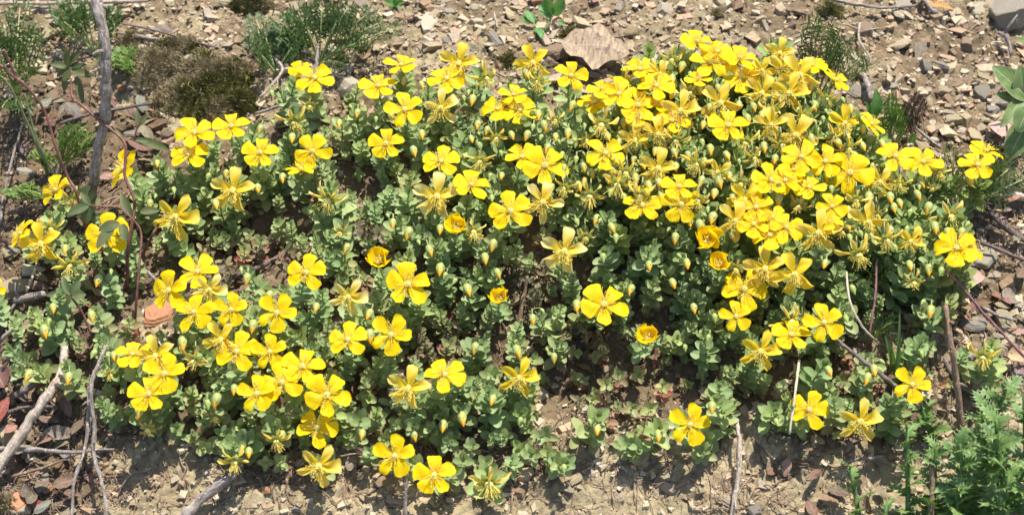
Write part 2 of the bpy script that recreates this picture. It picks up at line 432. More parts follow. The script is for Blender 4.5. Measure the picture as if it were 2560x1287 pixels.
GAPS = [[(470, 590), (600, 560), (690, 570), (780, 620), (860, 700), (760, 720), (620, 690), (560, 690), (480, 670), (400, 690), (370, 640)],
        [(1040, 770), (1130, 780), (1170, 820), (1160, 900), (1080, 900), (1035, 860)],
        [(1320, 870), (1570, 850), (1640, 900), (1700, 950), (1690, 1010), (1640, 1110), (1450, 1160), (1420, 1100), (1340, 1000), (1400, 940)],
        [(1280, 650), (1350, 640), (1400, 680), (1390, 760), (1320, 800), (1290, 760)],
        [(880, 540), (960, 570), (930, 610), (880, 600)],
        [(1400, 800), (1560, 790), (1560, 850), (1400, 850)],
        [(850, 920), (900, 900), (880, 980), (850, 970)],
        [(1660, 720), (1700, 740), (1690, 800), (1660, 790)]]
def axis(lo, hi, step, far):
    core = np.arange(lo, hi + step / 2, step); a = []; s = step; p = hi
    while p < far: s *= 1.25; p += s; a.append(p)
    b = []; s = step; p = lo
    while p > -far: s *= 1.25; p -= s; b.append(p)
    return np.concatenate([b[::-1], core, a])
def build_ground():
    xs = axis(-.56, .56, .0015, 30); ys = axis(-.33, .48, .0016, 30)
    X, Y = np.meshgrid(xs, ys); Z = G(X, Y); nx, ny = len(xs), len(ys)
    co = np.stack([X, Y, Z], -1).reshape(-1, 3).astype(np.float32)
    i = np.arange(nx * ny).reshape(ny, nx)
    q = np.stack([i[:-1, :-1], i[:-1, 1:], i[1:, 1:], i[1:, :-1]], -1).reshape(-1, 4)
    me = bpy.data.meshes.new('ground'); me.vertices.add(len(co)); me.vertices.foreach_set('co', co.ravel())
    me.loops.add(q.size); me.loops.foreach_set('vertex_index', q.ravel().astype(np.int32))
    me.polygons.add(len(q)); me.polygons.foreach_set('loop_start', np.arange(0, q.size, 4, dtype=np.int32))
    me.polygons.foreach_set('use_smooth', np.ones(len(q), bool))
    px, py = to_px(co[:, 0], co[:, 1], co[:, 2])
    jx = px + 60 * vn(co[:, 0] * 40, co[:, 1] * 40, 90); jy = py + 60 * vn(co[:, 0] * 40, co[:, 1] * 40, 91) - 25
    m = poly_in(jx, jy, MAT_MAIN).astype(np.float32)  # dark litter under the cushion; shade between its shoots is painted in too
    m = np.maximum(m, poly_in(jx, jy, [(-300, 180), (230, 200), (420, 300), (420, 600), (200, 1000), (260, 1400), (-300, 1400)]) * .97)  # left side: dark litter, with the shade there put into the soil colour
    m = np.maximum(m, poly_in(jx, jy, [(330, 560), (900, 560), (1000, 850), (1700, 850), (1760, 990), (1640, 1060), (1420, 1030), (1100, 950), (700, 780), (330, 780)]) * .85)  # shade of the gaps and overhung bank painted into the soil colour
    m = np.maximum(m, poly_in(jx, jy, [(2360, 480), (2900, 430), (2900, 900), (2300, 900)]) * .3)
    up = np.clip((520 - py) / 120, 0, 1) * np.clip(.62 + 1.5 * fbm(co[:, 0], co[:, 1], 30, 3, 44), .05, .85); m = np.maximum(m, up)  # upper slope: shade in hollows between stones painted as patchy darker soil
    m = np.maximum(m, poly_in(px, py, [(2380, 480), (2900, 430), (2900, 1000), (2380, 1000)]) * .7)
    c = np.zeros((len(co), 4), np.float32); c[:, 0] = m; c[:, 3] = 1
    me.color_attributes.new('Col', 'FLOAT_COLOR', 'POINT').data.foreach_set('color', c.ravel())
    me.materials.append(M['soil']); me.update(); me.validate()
    o = bpy.data.objects.new('ground', me); COL.objects.link(o)
    tag(o, 'sloping bank of crumbly tan soil', 'ground', kind='structure')
build_ground()

# ------------------------------------------------------------------ stones
def stone_mesh(seed, flat):
    rd = random.Random(seed); bm = bmesh.new(); n = rd.randint(5, 8); a0 = rd.uniform(0, 6)
    sx, sy = rd.uniform(-.15, .15), rd.uniform(-.15, .15); k1 = rd.uniform(.62, .95); rad = [rd.uniform(.62, 1.05) for _ in range(n)]
    for i in range(n):
        a = a0 + 6.283 * (i + rd.uniform(-.28, .28)) / n; r = rad[i]
        bm.verts.new((math.cos(a) * r, math.sin(a) * r * .72, -flat))
        q = k1 * rd.uniform(.8, 1.12)
        bm.verts.new((math.cos(a) * r * q + sx, math.sin(a) * r * .72 * q + sy, flat * rd.uniform(.55, 1.25)))
        if rd.random() < .5: bm.verts.new((math.cos(a) * r * 1.04, math.sin(a) * r * .74, flat * rd.uniform(-.2, .5)))
    ret = bmesh.ops.convex_hull(bm, input=bm.verts)
    bmesh.ops.delete(bm, geom=[g for g in set(ret['geom_interior'] + ret['geom_unused']) if isinstance(g, bmesh.types.BMVert)], context='VERTS')
    bmesh.ops.dissolve_limit(bm, angle_limit=R(9), verts=bm.verts, edges=bm.edges)
    bmesh.ops.bevel(bm, geom=list(bm.edges), offset=.035, segments=1, affect='EDGES')
    bmesh.ops.triangulate(bm, faces=bm.faces)
    bmesh.ops.subdivide_edges(bm, edges=[e for e in bm.edges if e.calc_length() > .18], cuts=3, use_grid_fill=True)
    bmesh.ops.triangulate(bm, faces=bm.faces)
    for v in bm.verts:
        nn = mnoise.noise(v.co * 3.1 + Vector((seed, 0, 0))) * .07 + abs(mnoise.noise(v.co * 9 + Vector((seed, 3, 0)))) * .045
        v.co += v.co.normalized() * nn
        v.co.z += .03 * math.sin(v.co.z / flat * 9 + 2 * v.co.x)
    me = bpy.data.meshes.new('stone'); bm.to_mesh(me); bm.free(); me.materials.append(M['stone'])
    me.polygons.foreach_set('use_smooth', [True] * len(me.polygons))
    me.set_sharp_from_angle(angle=R(22))
    return me
STONES = [stone_mesh(i, random.choice((.14, .2, .28, .4))) for i in range(26)]
TONES = {'tan': (.385, .315, .205), 'grey': (.28, .25, .205), 'rusty': (.46, .24, .13), 'pinkish': (.48, .28, .22), 'brown': (.235, .175, .115), 'pale': (.47, .41, .30)}
def stone(px, py, wpx, tone, label=None, group=None, hpx=None, mi=None, rz=None, tilt=None, cat='stone', sink=.25, p=None, name='stone'):
    p = p or hit(px, py); p.z = gz(p.x, p.y)
    s = wpx * pxm(p) / 2
    me = STONES[mi if mi is not None else random.randrange(len(STONES))]
    o = bpy.data.objects.new(name, me); COL.objects.link(o)
    ar = (hpx / wpx * 1.25) if hpx else random.uniform(.75, 1.1)
    ti = tilt if tilt is not None else (random.gauss(0, .22), random.gauss(0, .22))
    o.rotation_euler = (ti[0] + .2, ti[1], rz if rz is not None else random.uniform(0, 6.28))
    o.scale = (s, s * ar, s * random.uniform(.7, 1.05))
    o.location = (p.x, p.y, p.z + s * .22 * (1 - sink * 2))
    c = Vector(TONES[tone]) * random.uniform(.82, 1.18); o.color = (c.x, c.y * random.uniform(.96, 1.04), c.z * random.uniform(.94, 1.06), 1)
    return tag(o, label, cat, group)

HAND_STONES = [
 (400, 795, 105, 'rusty', 'flat reddish brown rock below the dark gap at left', 88), (40, 715, 150, 'tan', 'large smooth tan rock half shaded at the left edge', 110),
 (28, 640, 80, 'tan', 'rounded pinkish tan stone above the large rock at the left edge', 60), (50, 1250, 80, 'rusty', 'orange brown stone in the bottom left corner', 55),
 (110, 1215, 60, 'rusty', 'reddish wedge of rock beside the orange stone at bottom left', 40), (50, 1275, 80, 'pale', 'pale stone cut off by the bottom left corner', 35),
 (2455, 650, 130, 'grey', 'big grey brown rock with shadows right of the cushion', 90), (2490, 592, 75, 'brown', 'square brown rock block above the big grey rock at right', 60),
 (2430, 805, 105, 'grey', 'flat grey rock with jagged corner right of the cushion', 90), (2510, 810, 120, 'tan', 'long brown slab crossed by the purple stem', 70),
 (2530, 955, 90, 'tan', 'flat buff slab beneath the tan oval leaf at right', 40), (2400, 212, 115, 'brown', 'long dark brown shale slab in the gravel at right', 45),
 (2520, 50, 130, 'grey', 'large grey brown boulder in the top right corner', 130), (1665, 25, 62, 'pale', 'squared pale rock at the top edge', 50),
 (1388, 138, 112, 'brown', 'flat grey brown slab left of the spotted fallen leaf', 118), (875, 235, 120, 'pale', 'flat pale rock under the feathery herb shadow', 55),
 (505, 385, 60, 'pinkish', 'pink rock between the flowers at upper left', 40), (1425, 308, 42, 'pinkish', 'pink stone showing between the leaves near the top', 30),
 (1190, 100, 46, 'rusty', 'orange stone lying in the gravel at top centre', 26), (778, 82, 40, 'pinkish', 'pink pebble behind the feathery herb', 20),
 (672, 1238, 34, 'rusty', 'small orange stone on the bottom soil', 26), (740, 1275, 40, 'grey', 'grey stone at the bottom edge', 30),
 (1815, 22, 60, 'pale', 'pale wedge stone at the top edge', 26), (1822, 34, 42, 'pale', 'oval pale pebble under the wedge stone', 18),
 (2440, 350, 80, 'tan', 'flat tan rock left of the broad leaved plant', 55), (2465, 245, 50, 'rusty', 'rusty square stone beside the dark shale slab', 35),
 (2520, 700, 80, 'brown', 'flat brown slab above the purple stem at the right edge', 45), (2545, 605, 60, 'grey', 'grey slab behind the square brown block', 30), (2485, 885, 80, 'tan', 'tan slab left of the oval tan leaf', 30), (2370, 845, 60, 'brown', 'brown slab beside the brown stalk top', 26), (2440, 985, 66, 'tan', 'tan slab behind the thistles', 28),
 (2320, 262, 84, 'tan', 'wide tan slab in the middle of the right slope', 34), (2190, 268, 66, 'brown', 'brown slab just right of the mound', 30), (2262, 310, 70, 'grey', 'grey slab behind the brown tufted sprout', 34), (2385, 300, 90, 'tan', 'broad tan slab on the right slope', 44), (2480, 300, 62, 'brown', 'brown slab beside the broad leaved plant', 30), (2420, 140, 66, 'tan', 'tan slab below the top right boulder', 26), (2255, 120, 54, 'brown', 'brown chunk right of the branched twiglet', 24), (2350, 175, 62, 'grey', 'grey slab above the long dark shale', 24), (2465, 200, 60, 'tan', 'tan chunk right of the long dark shale', 30), (2210, 170, 50, 'tan', 'tan chunk right of the feathery frond', 26), (1990, 40, 70, 'brown', 'brown slab near the top edge right of centre', 26), (1900, 60, 54, 'tan', 'tan slab above the highest crest', 22), (1330, 200, 60, 'brown', 'brown slab behind the crest at top centre', 28), (1130, 130, 64, 'tan', 'tan slab behind the left crest', 24), (1560, 60, 64, 'tan', 'tan slab above the spotted leaf', 26), (300, 40, 70, 'tan', 'tan slab right of the dead stick at the top', 26), (120, 40, 76, 'pale', 'pale slab behind the top left herb', 26), (130, 250, 70, 'brown', 'brown rock under the rosette at left', 40), (330, 330, 60, 'grey', 'grey rock right of the dead stick', 34), (190, 480, 60, 'brown', 'brown rock by the foot of the dead stick', 30), (60, 430, 70, 'grey', 'grey rock above the fern like frond', 34),
 (1600, 135, 45, 'grey', 'small bluish grey stone beside the spotted leaf', 24), (1190, 25, 55, 'pale', 'pale chunk of stone at the top', 28),
 (1122, 40, 45, 'grey', 'dark grey stone at the top', 30), (1240, 115, 70, 'grey', 'grey flat stone right of the orange stone', 36),
 (1480, 190, 60, 'grey', 'grey stone under the spotted leaf', 30), (2245, 45, 50, 'pale', 'white faced angular stone under the top twig', 40),
 (2230, 215, 55, 'grey', 'grey stone near the right feathery frond', 34), (1475, 1190, 40, 'grey', 'triangular grey stone on the lower soil bank', 40),
 (1895, 1065, 30, 'grey', 'dark grey chip beside the bleached stick', 24), (2030, 1135, 40, 'brown', 'dark stone below the lower right flowers', 26),
 (2230, 1270, 50, 'pale', 'pale flat stone at the bottom right edge', 30), (260, 1150, 50, 'tan', 'tan stone beside the bottom left twigs', 32),
 (222, 1215, 28, 'tan', 'small upright tan chip between the two left twigs', 44), (105, 1170, 75, 'brown', 'shaded brown stone among the twigs at left', 40),
 (310, 215, 44, 'rusty', 'orange stone behind the dead grey stick', 50), (1345, 985, 70, 'tan', 'soil coloured rock in the shade under the hanging shoots', 50)]
for (x, y, wd, tn, lb, hp) in HAND_STONES:
    stone(x, y, wd, tn, lb, None, hp, cat='rock' if wd > 90 else 'stone', name='rock' if wd > 90 else 'stone')
ZS = [('top left corner behind the dead stick', [(0, 0), (640, 0), (640, 110), (300, 110), (0, 330)], 30),
      ('top edge behind the feathery herb', [(640, 0), (1060, 0), (1100, 130), (900, 180), (700, 220), (640, 110)], 30),
      ('top centre above the cushion', [(1060, 0), (1700, 0), (1640, 110), (1500, 230), (1400, 240), (1330, 130), (1060, 150)], 62),
      ('top right above the cushion', [(1700, 0), (2500, 0), (2500, 180), (2120, 190), (2050, 130), (1700, 90)], 62),
      ('right hand slope beside the cushion', [(2120, 180), (2560, 150), (2500, 460), (2360, 390), (2240, 370), (2140, 260)], 66),
      ('ground right of the cushion', [(2420, 470), (2560, 460), (2560, 1000), (2420, 960), (2350, 800)], 22),
      ('left edge under the twigs', [(0, 620), (110, 640), (130, 760), (0, 760)], 6),
      ('bottom left corner under the twigs', [(0, 980), (230, 1080), (300, 1287), (0, 1287)], 16),
      ('bottom soil in front of the cushion', [(300, 1110), (1900, 1190), (2100, 1120), (2150, 1287), (300, 1287)], 26)]
npick = 0
for (zn, P, n) in ZS:
    bx = [min(a for a, b in P), max(a for a, b in P)]; by = [min(b for a, b in P), max(b for a, b in P)]; k = 0
    n = int(n * (.82 if 'soil' not in zn else 1))
    while k < n:
        x = random.uniform(*bx); y = random.uniform(*by)
        if not poly_in(x, y, P): continue
        k += 1
        tn = random.choices(['tan', 'grey', 'pale', 'brown', 'pinkish', 'rusty'], [48, 12, 18, 17, 3, 2])[0]
        sz = min(84, max(20, random.lognormvariate(3.62 if 'soil' not in zn else 3.3, .42)))
        stone(x, y, sz, tn, f"{tn} angular stone in the gravel at the {zn}" if 'soil' not in zn else f"{tn} stone lying on the {zn}", f"{tn} stones, {zn}")
# gravel and soil crumbs: nobody could count them
def crumbs(name, n, lo, hi, dens, mat, cols, label):
    bmI = bmesh.new(); bmesh.ops.create_cube(bmI, size=1.35); bmesh.ops.triangulate(bmI, faces=bmI.faces)
    base = np.array([v.co[:] for v in bmI.verts]); F = np.array([[v.index for v in f.verts] for f in bmI.faces]); bmI.free()
    X = RNG.uniform(-.62, .62, n * 3); Y = RNG.uniform(-.36, .56, n * 3)
    d = dens(X, Y); keep = RNG.random(n * 3) < d; X = X[keep][:n]; Y = Y[keep][:n]; n = len(X)
    Z = G(X, Y); sz = lo * (hi / lo) ** (RNG.random(n) ** 2.4)
    V = base[None] * (1 + RNG.normal(0, .16, (n, len(base), 1))) + RNG.normal(0, .16, (n, len(base), 3))
    V = V * np.stack([RNG.uniform(.7, 1.4, n), RNG.uniform(.5, 1, n), RNG.uniform(.2, .6, n)], -1)[:, None]
    V = V * sz[:, None, None]
    a = RNG.uniform(0, 6.28, n); ca, sa = np.cos(a), np.sin(a); b = RNG.normal(0, .4, n); cb, sb = np.cos(b), np.sin(b)
    x, y, z = V[..., 0], V[..., 1], V[..., 2]
    x, z = x * cb[:, None] - z * sb[:, None], x * sb[:, None] + z * cb[:, None]
    x, y = x * ca[:, None] - y * sa[:, None], x * sa[:, None] + y * ca[:, None]
    P = np.stack([x + X[:, None], y + Y[:, None], z + Z[:, None] + .15 * sz[:, None]], -1).reshape(-1, 3)
    Fa = (F[None] + (np.arange(n) * len(base))[:, None, None]).reshape(-1, 3)
    me = bpy.data.meshes.new(name); me.vertices.add(len(P)); me.vertices.foreach_set('co', P.astype(np.float32).ravel())
    me.loops.add(Fa.size); me.loops.foreach_set('vertex_index', Fa.ravel().astype(np.int32))
    me.polygons.add(len(Fa)); me.polygons.foreach_set('loop_start', np.arange(0, Fa.size, 3, dtype=np.int32)); me.polygons.foreach_set('use_smooth', np.zeros(len(Fa), bool))
    cc = np.array(cols)[RNG.integers(0, len(cols), n)] * RNG.uniform(.8, 1.2, (n, 1)); qx, qy = to_px(X, Y, Z)
    brown = poly_in(qx, qy, [(-300, 180), (230, 200), (420, 300), (420, 600), (300, 800), (260, 1287), (-300, 1400)]) | poly_in(qx, qy, [(330, 560), (900, 560), (1000, 850), (1700, 850), (1760, 990), (1420, 1010), (1100, 950), (330, 780)]); cc[brown & (RNG.random(n) < .75)] *= (.42, .38, .36)  # darker chips at left and in the gaps: shade put into their colour
    c = np.ones((n, len(base), 4), np.float32); c[..., :3] = cc[:, None]
    me.color_attributes.new('Col', 'FLOAT_COLOR', 'POINT').data.foreach_set('color', c.ravel())
    me.materials.append(mat); me.update(); me.validate()
    o = bpy.data.objects.new(name, me); COL.objects.link(o); tag(o, label, 'gravel', kind='stuff')
t = NT('gravel_chip'); at = t.n('ShaderNodeAttribute'); at.attribute_name = 'Col'; q = t.noise(400, 4, t.gen())
M['chip'] = t.finish(t.mix(t.sm(q, .35, .7), t.mix(1, at.outputs['Color'], (.72, .7, .68), 'MULTIPLY'), at.outputs['Color']), .9, 0, None, t.bump(q, .6, .0008), .15)
def dens_gravel(X, Y):
    px, py = to_px(X, Y, S(X, Y)); d = np.where(py < 420, 1.0, .25); d = np.where((px > 2300), 1.0, d)
    d = np.where((px < 300) & (py > 250), .6, d); return d * np.where(poly_in(px, py, MAT_MAIN), .3, 1)
crumbs('gravel', 15000, .0016, .0078, dens_gravel, M['chip'], [(.42, .34, .23), (.38, .30, .19), (.47, .39, .27), (.33, .27, .20), (.28, .19, .12), (.42, .29, .19)], 'loose tan and grey gravel chips strewn over the bank')
crumbs('soil_crumbs', 34000, .0009, .0046, lambda X, Y: np.full(X.shape, .6), M['chip'], [(.42, .34, .23), (.36, .28, .18), (.30, .22, .14), (.47, .39, .28)], 'fine crumbs of dry tan soil over the bank')

# ------------------------------------------------------------------ plant prototypes (kept unlinked, copied below)
def leafprof(v): return max(0.02, math.sin(math.pi * min(1, v ** .85)) ** .7) if v < .999 else .05
def roundprof(v): return max(.10, math.sin(math.pi * min(1, .04 + .96 * v ** 1.12)) ** .52) if v < .999 else .30
def petprof(v): return .24 + .80 * math.sin(math.pi * .5 * min(1, v / .70)) ** 1.35 if v < .70 else 1.04 * max(0, 1 - ((v - .70) / .30) ** 2.4) ** .5 + .12
def narrowprof(v): return .30 + .62 * math.sin(math.pi * .5 * min(1, v / .7)) ** 1.3 if v < .7 else .92 * (1 - ((v - .7) / .3) ** 2.2 * .6)

SH = .06          # prototype shoot height
def shoot_proto(kind, seed):
    rd = random.Random(seed); f = MB(); s = MB()
    npair, Lm, Wm, z0, spread = {'big': (10, .0145, .0094, .006, 1.0), 'mid': (11, .0120, .0076, .006, .95), 'small': (12, .0088, .0060, .006, .85), 'tall': (8, .0150, .0092, .005, .95), 'dwarf': (6, .0165, .0112, .010, .9), 'dwarfbig': (6, .0225, .0145, .008, .9), 'dry': (6, .0200, .0090, .006, .9)}[kind]
    bx = rd.uniform(-.005, .005); by = rd.uniform(-.005, .005)
    def cl(z): q = z / SH; return Vector((bx * math.sin(q * 3.1), by * math.sin(q * 3.1), z))
    ztop = SH * (.80 if kind == 'tall' else .97)
    s.tube([cl(SH * k / 7) for k in range(8)], [.0011 - .0005 * k / 7 for k in range(8)], 5, (.7, .5, 0))
    a0 = rd.uniform(0, 6.28)
    for i in range(npair):
        q = i / (npair - 1); z = z0 + (ztop - z0) * q ** .9
        L = Lm * (.58 + .42 * math.sin(math.pi * min(1, .25 + q * .62)) + (-.38 * max(0, q - .75) / .25 if kind != 'big' else -.15 * max(0, q - .75) / .25))
        el = R(12) + R(54) * q ** 1.2 + rd.gauss(0, .08)
        for sgn in (0, 1):
            a = a0 + i * math.pi / 2 + sgn * math.pi + rd.gauss(0, .14)
            Lr = L * rd.uniform(.86, 1.12)
            if kind == 'dry': Lr *= rd.uniform(.4, 1.1); a += rd.gauss(0, .5); el = rd.uniform(-1.3, .9)
            vs, fs, uv = blade(Lr, Lr * Wm / Lm * rd.uniform(.92, 1.1), roundprof, el + rd.gauss(0, .08), el - R(14) + rd.gauss(0, .14) + (R(45) if q > .9 else 0), 4, 7, rd.uniform(.15, .42), 0, rd.gauss(0, .14))
            m = Matrix.Translation(cl(z)) @ Matrix.Rotation(a, 4, 'Z')
            f.add(xf(vs, m), fs, uv, (max(0, 1 - q * 1.6), rd.random(), 0))
    if kind != 'tall':                      # tight tip
        for k in range(4):
            vs, fs, uv = blade(Lm * .42, Wm * .5, leafprof, R(72), R(95), 3, 4, .5)
            f.add(xf(vs, Matrix.Translation(cl(SH * .95)) @ Matrix.Rotation(a0 + k * math.pi / 2 + .7, 4, 'Z')), fs, uv, (0, rd.random(), 0))
    return s.build('stem', M['stem'], link=False), f.build('foliage', M['leaf'], link=False)
PROTO = {k: [shoot_proto(k, 100 * j + i) for i in range(n)] for j, (k, n) in enumerate((('big', 6), ('mid', 6), ('small', 5), ('tall', 5), ('dwarf', 5), ('dwarfbig', 4), ('dry', 4)))}

def flower_proto(kind, seed):
    rd = random.Random(seed * 31 + 5); base = MB(); parts = []
    # calyx and receptacle
    base.tube([(0, 0, -.0035), (0, 0, -.0012), (0, 0, .0004)], [.0008, .0019, .0012], 7, mi=0)
    for k in range(5):
        a = R(72 * k + 36)
        vs, fs, uv = blade(.0085, .0050, leafprof, R(5 if kind != 'C' else 50), R(5 if kind != 'C' else 60), 3, 4, .3)
        base.add(xf(vs, rotz(a, (0, 0, -.0022))), fs, uv, (0, rd.random(), 0))
    for k in range(5):
        a = R(72 * k) + rd.gauss(0, .06); b = MB(); L = .0168 * rd.uniform(.93, 1.06)
        sd = rd.choice((-1, 1)) * .12
        if kind == 'O':
            e0 = R(rd.uniform(8, 34)); e1 = R(rd.uniform(-34, 8))
            if rd.random() < .09: e0 += R(38); e1 -= R(30)
            vs, fs, uv = blade(L, .0120 * rd.uniform(.74, 1.08), petprof, e0, e1, 8, 12, rd.uniform(-.18, .30), 0, rd.gauss(0, .24), .075, sd, rd.uniform(0, 6), rd.uniform(-1.6, 1.2), rd.gauss(.06, .06), .025)
        elif kind == 'C':
            vs, fs, uv = blade(L * .84, .0135, petprof, R(rd.uniform(34, 46)), R(rd.uniform(52, 100)), 8, 12, .26, 0, rd.gauss(0, .15), .07, sd, rd.uniform(0, 6), 0, rd.gauss(0, .06), .03)
        elif kind == 'R':
            e0 = R(rd.uniform(0, 22)); e1 = R(rd.uniform(-40, 2))
            wd = rd.choice((.0066, .0084, .0100))
            vs, fs, uv = blade(L * rd.uniform(.98, 1.08), wd, petprof if rd.random() < .5 else narrowprof, e0, e1, 8, 12, rd.uniform(.2, .9), 0, rd.gauss(0, .65), .13, sd, rd.uniform(0, 6), rd.uniform(-1.8, 1.8), rd.gauss(0, .10), .03)
        else:   # W withered, rolled narrow petals
            e0 = R(rd.uniform(-28, 10)); e1 = R(rd.uniform(-65, -5))
            vs, fs, uv = blade(L * rd.uniform(.7, 1.05), rd.uniform(.0065, .0085), narrowprof, e0, e1, 6, 10, 0, rd.uniform(1.6, 2.6), rd.gauss(0, 1.0), .16, 0, rd.uniform(0, 6), rd.uniform(-2.5, 2.5))
            if kind == 'D' : vs = [v * .8 for v in vs]
        b.add(xf(vs, rotz(a) @ Matrix.Translation((.0008, 0, 0))), fs, uv, (0, rd.random(), 0))
        parts.append(b.build('petal', M['petal'], link=False))
    st = MB(); n = {'O': 38, 'C': 34, 'R': 52, 'W': 36, 'D': 20}[kind]
    for k in range(n):
        a = rd.uniform(0, 6.283); el = R({'O': rd.uniform(16, 78), 'C': rd.uniform(60, 88), 'R': rd.uniform(20, 80), 'W': rd.uniform(40, 85), 'D': rd.uniform(50, 85)}[kind])
        L = rd.uniform(.0060, .0124) * (.75 if kind in 'CD' else 1); d = Vector((math.cos(a) * math.cos(el), math.sin(a) * math.cos(el), math.sin(el)))
        if kind in 'RW': d = (d + Vector((0, -.45, 0))).normalized()
        p0 = Vector((math.cos(a), math.sin(a), 0)) * .0009; p2 = p0 + d * L; p1 = (p0 + p2) / 2 + Vector((rd.gauss(0, .0006), rd.gauss(0, .0006), rd.uniform(0, .0009)))
        st.tube([p0, p1, p2], [.00021, .00017, .00015], 3, cap=False, mi=0)
        r = .00044
        vs = [p2 + Vector(q) * r for q in ((1, 0, 0), (-1, 0, 0), (0, 1, 0), (0, -1, 0), (0, 0, 1), (0, 0, -1))]
        st.add(vs, [(0, 2, 4), (2, 1, 4), (1, 3, 4), (3, 0, 4), (2, 0, 5), (1, 2, 5), (3, 1, 5), (0, 3, 5)], None, (0, .5, 0), 1)
    stam = st.build('stamens', [M['filament'], M['anther']], link=False)
    ov = MB()
    ov.tube([(0, 0, 0), (0, 0, .0008), (0, 0, .0022), (0, 0, .0032), (0, 0, .0038)], [.0014, .0023, .0025, .0017, .0005] if kind != 'W' else [.0014, .0026, .0030, .0020, .0005], 9)
    for k in range(3):
        a = R(120 * k); ov.tube([(0, 0, .0035), (math.cos(a) * .0012, math.sin(a) * .0012, .0055), (math.cos(a) * .003, math.sin(a) * .003, .0075)], [.0002, .00016, .00014], 3)
    pis = ov.build('pistil', M['ovary'], link=False)
    fl = base.build('flower', M['sepal'], link=False)
    return fl, parts, stam, pis
FL = {k: [flower_proto(k, i + 10 * j) for i in range(n)] for j, (k, n) in enumerate((('O', 15), ('C', 4), ('R', 10), ('W', 8), ('D', 4)))}
def bud_proto(seed):
    rd = random.Random(seed); b = MB(); L = .0115; prof = [(0, .0008), (.05, .0022), (.15, .0029), (.3, .0032), (.45, .0030), (.6, .0025), (.75, .0017), (.88, .0009), (.96, .0004), (1, .0001)]
    n = 12; vs = []; uv = []
    for v, r in prof:
        for k in range(n):
            a = 2 * math.pi * k / n + v * .9; rr = r * (1 + .09 * math.cos(5 * 2 * math.pi * k / n))
            vs.append(Vector((rr * math.cos(a), rr * math.sin(a), v * L))); uv.append((k / n, v))
    fs = [(i * n + k, i * n + (k + 1) % n, (i + 1) * n + (k + 1) % n, (i + 1) * n + k) for i in range(len(prof) - 1) for k in range(n)]
    b.add(vs, fs, uv); bd = b.build('bud', M['bud'], link=False)
    c = MB()
    for k in range(5):
        vs, fs, uv = blade(.0074 * rd.uniform(.9, 1.15), .0042, leafprof, R(42), R(98), 3, 6, .4)
        c.add(xf(vs, rotz(R(72 * k) + rd.gauss(0, .1), (0, 0, -.0004)) @ Matrix.Translation((.0012, 0, 0))), fs, uv)
    return bd, c.build('calyx', M['sepal'], link=False)
BUD = [bud_proto(i) for i in range(5)]

# ------------------------------------------------------------------ labels
ANCH = [(60, 600, 'at the left edge'), (170, 700, 'left of the rose stems'), (300, 460, 'beside the dark rose stem'), (500, 350, 'below the moss clump'),
        (430, 520, 'above the dark gap at left'), (760, 200, 'under the top feathery herb'), (730, 370, 'in the upper left patch'), (1000, 240, 'on the left crest'),
        (830, 520, 'in the leafy middle left'), (1160, 220, 'on the crest at top centre'), (1130, 440, 'in the upper middle'), (1290, 270, 'left of the crest dip'),
        (1350, 430, 'in the centre'), (1240, 620, 'in the leafy middle'), (1530, 260, 'right of the crest dip'), (1760, 150, 'on the highest crest'),
        (1650, 320, 'in the upper right mound'), (1850, 300, 'high on the right mound'), (2030, 200, 'beside the right feathery frond'), (2120, 320, 'on the right shoulder'),
        (1620, 480, 'in the middle of the mound'), (1890, 440, 'in the thick of the mound'), (2090, 430, 'in the big right cluster'), (2300, 400, 'at the far right tip'),
        (2440, 420, 'by the right wiry fronds'), (1880, 560, 'in the densest cluster'), (2150, 560, 'on the right flank'), (2380, 600, 'above the purple stem'),
        (600, 700, 'below the dark gap'), (480, 760, 'in the left trio of clumps'), (760, 720, 'right of the red leaved gap'), (1000, 720, 'near the centre gap'),
        (1400, 680, 'above the centre gap'), (1600, 690, 'in the lower middle leaves'), (1850, 720, 'on the lower right mound'), (2060, 780, 'left of the diagonal twig'),
        (2280, 740, 'over the right rocks'), (330, 920, 'beside the thin left twig'), (90, 880, 'among the left sticks'), (620, 900, 'in the lower left cluster'),
        (850, 880, 'in the lower left centre'), (760, 1000, 'low in the left cluster'), (1060, 950, 'in the lower centre'), (1310, 900, 'over the lower centre shade'),
        (1500, 820, 'at the lip of the soil bank'), (1700, 860, 'right of the soil bank lip'), (1550, 1020, 'on the shaded soil bank'), (600, 1120, 'above the thick bottom stick'),
        (430, 1040, 'on the soil edge at lower left'), (840, 1130, 'on the bottom fringe left'), (1050, 1140, 'above the thin bottom stalk'), (1250, 1120, 'on the bottom fringe centre'),
        (1730, 1060, 'left of the bleached stick'), (1980, 1000, 'right of the bleached stick'), (2180, 1000, 'beside the grass blades'), (2260, 900, 'under the diagonal twig'), (2430, 900, 'right of the brown stalk')]
def anchor(x, y): return min(ANCH, key=lambda a: (a[0] - x) ** 2 + 1.6 * (a[1] - y) ** 2)[2]
ORD = ['leftmost', 'second from left', 'third from left', 'fourth from left', 'fifth from left', 'sixth from left', 'seventh from left', 'eighth from left', 'ninth from left', 'tenth from left', 'eleventh from left', 'twelfth from left', 'thirteenth from left', 'fourteenth from left', 'fifteenth from left', 'sixteenth from left', 'seventeenth from left']
NUM = ['', '', 'two', 'three', 'four', 'five', 'six', 'seven', 'eight', 'nine', 'ten', 'eleven', 'twelve', 'thirteen', 'fourteen', 'fifteen', 'sixteen', 'seventeen', 'eighteen']
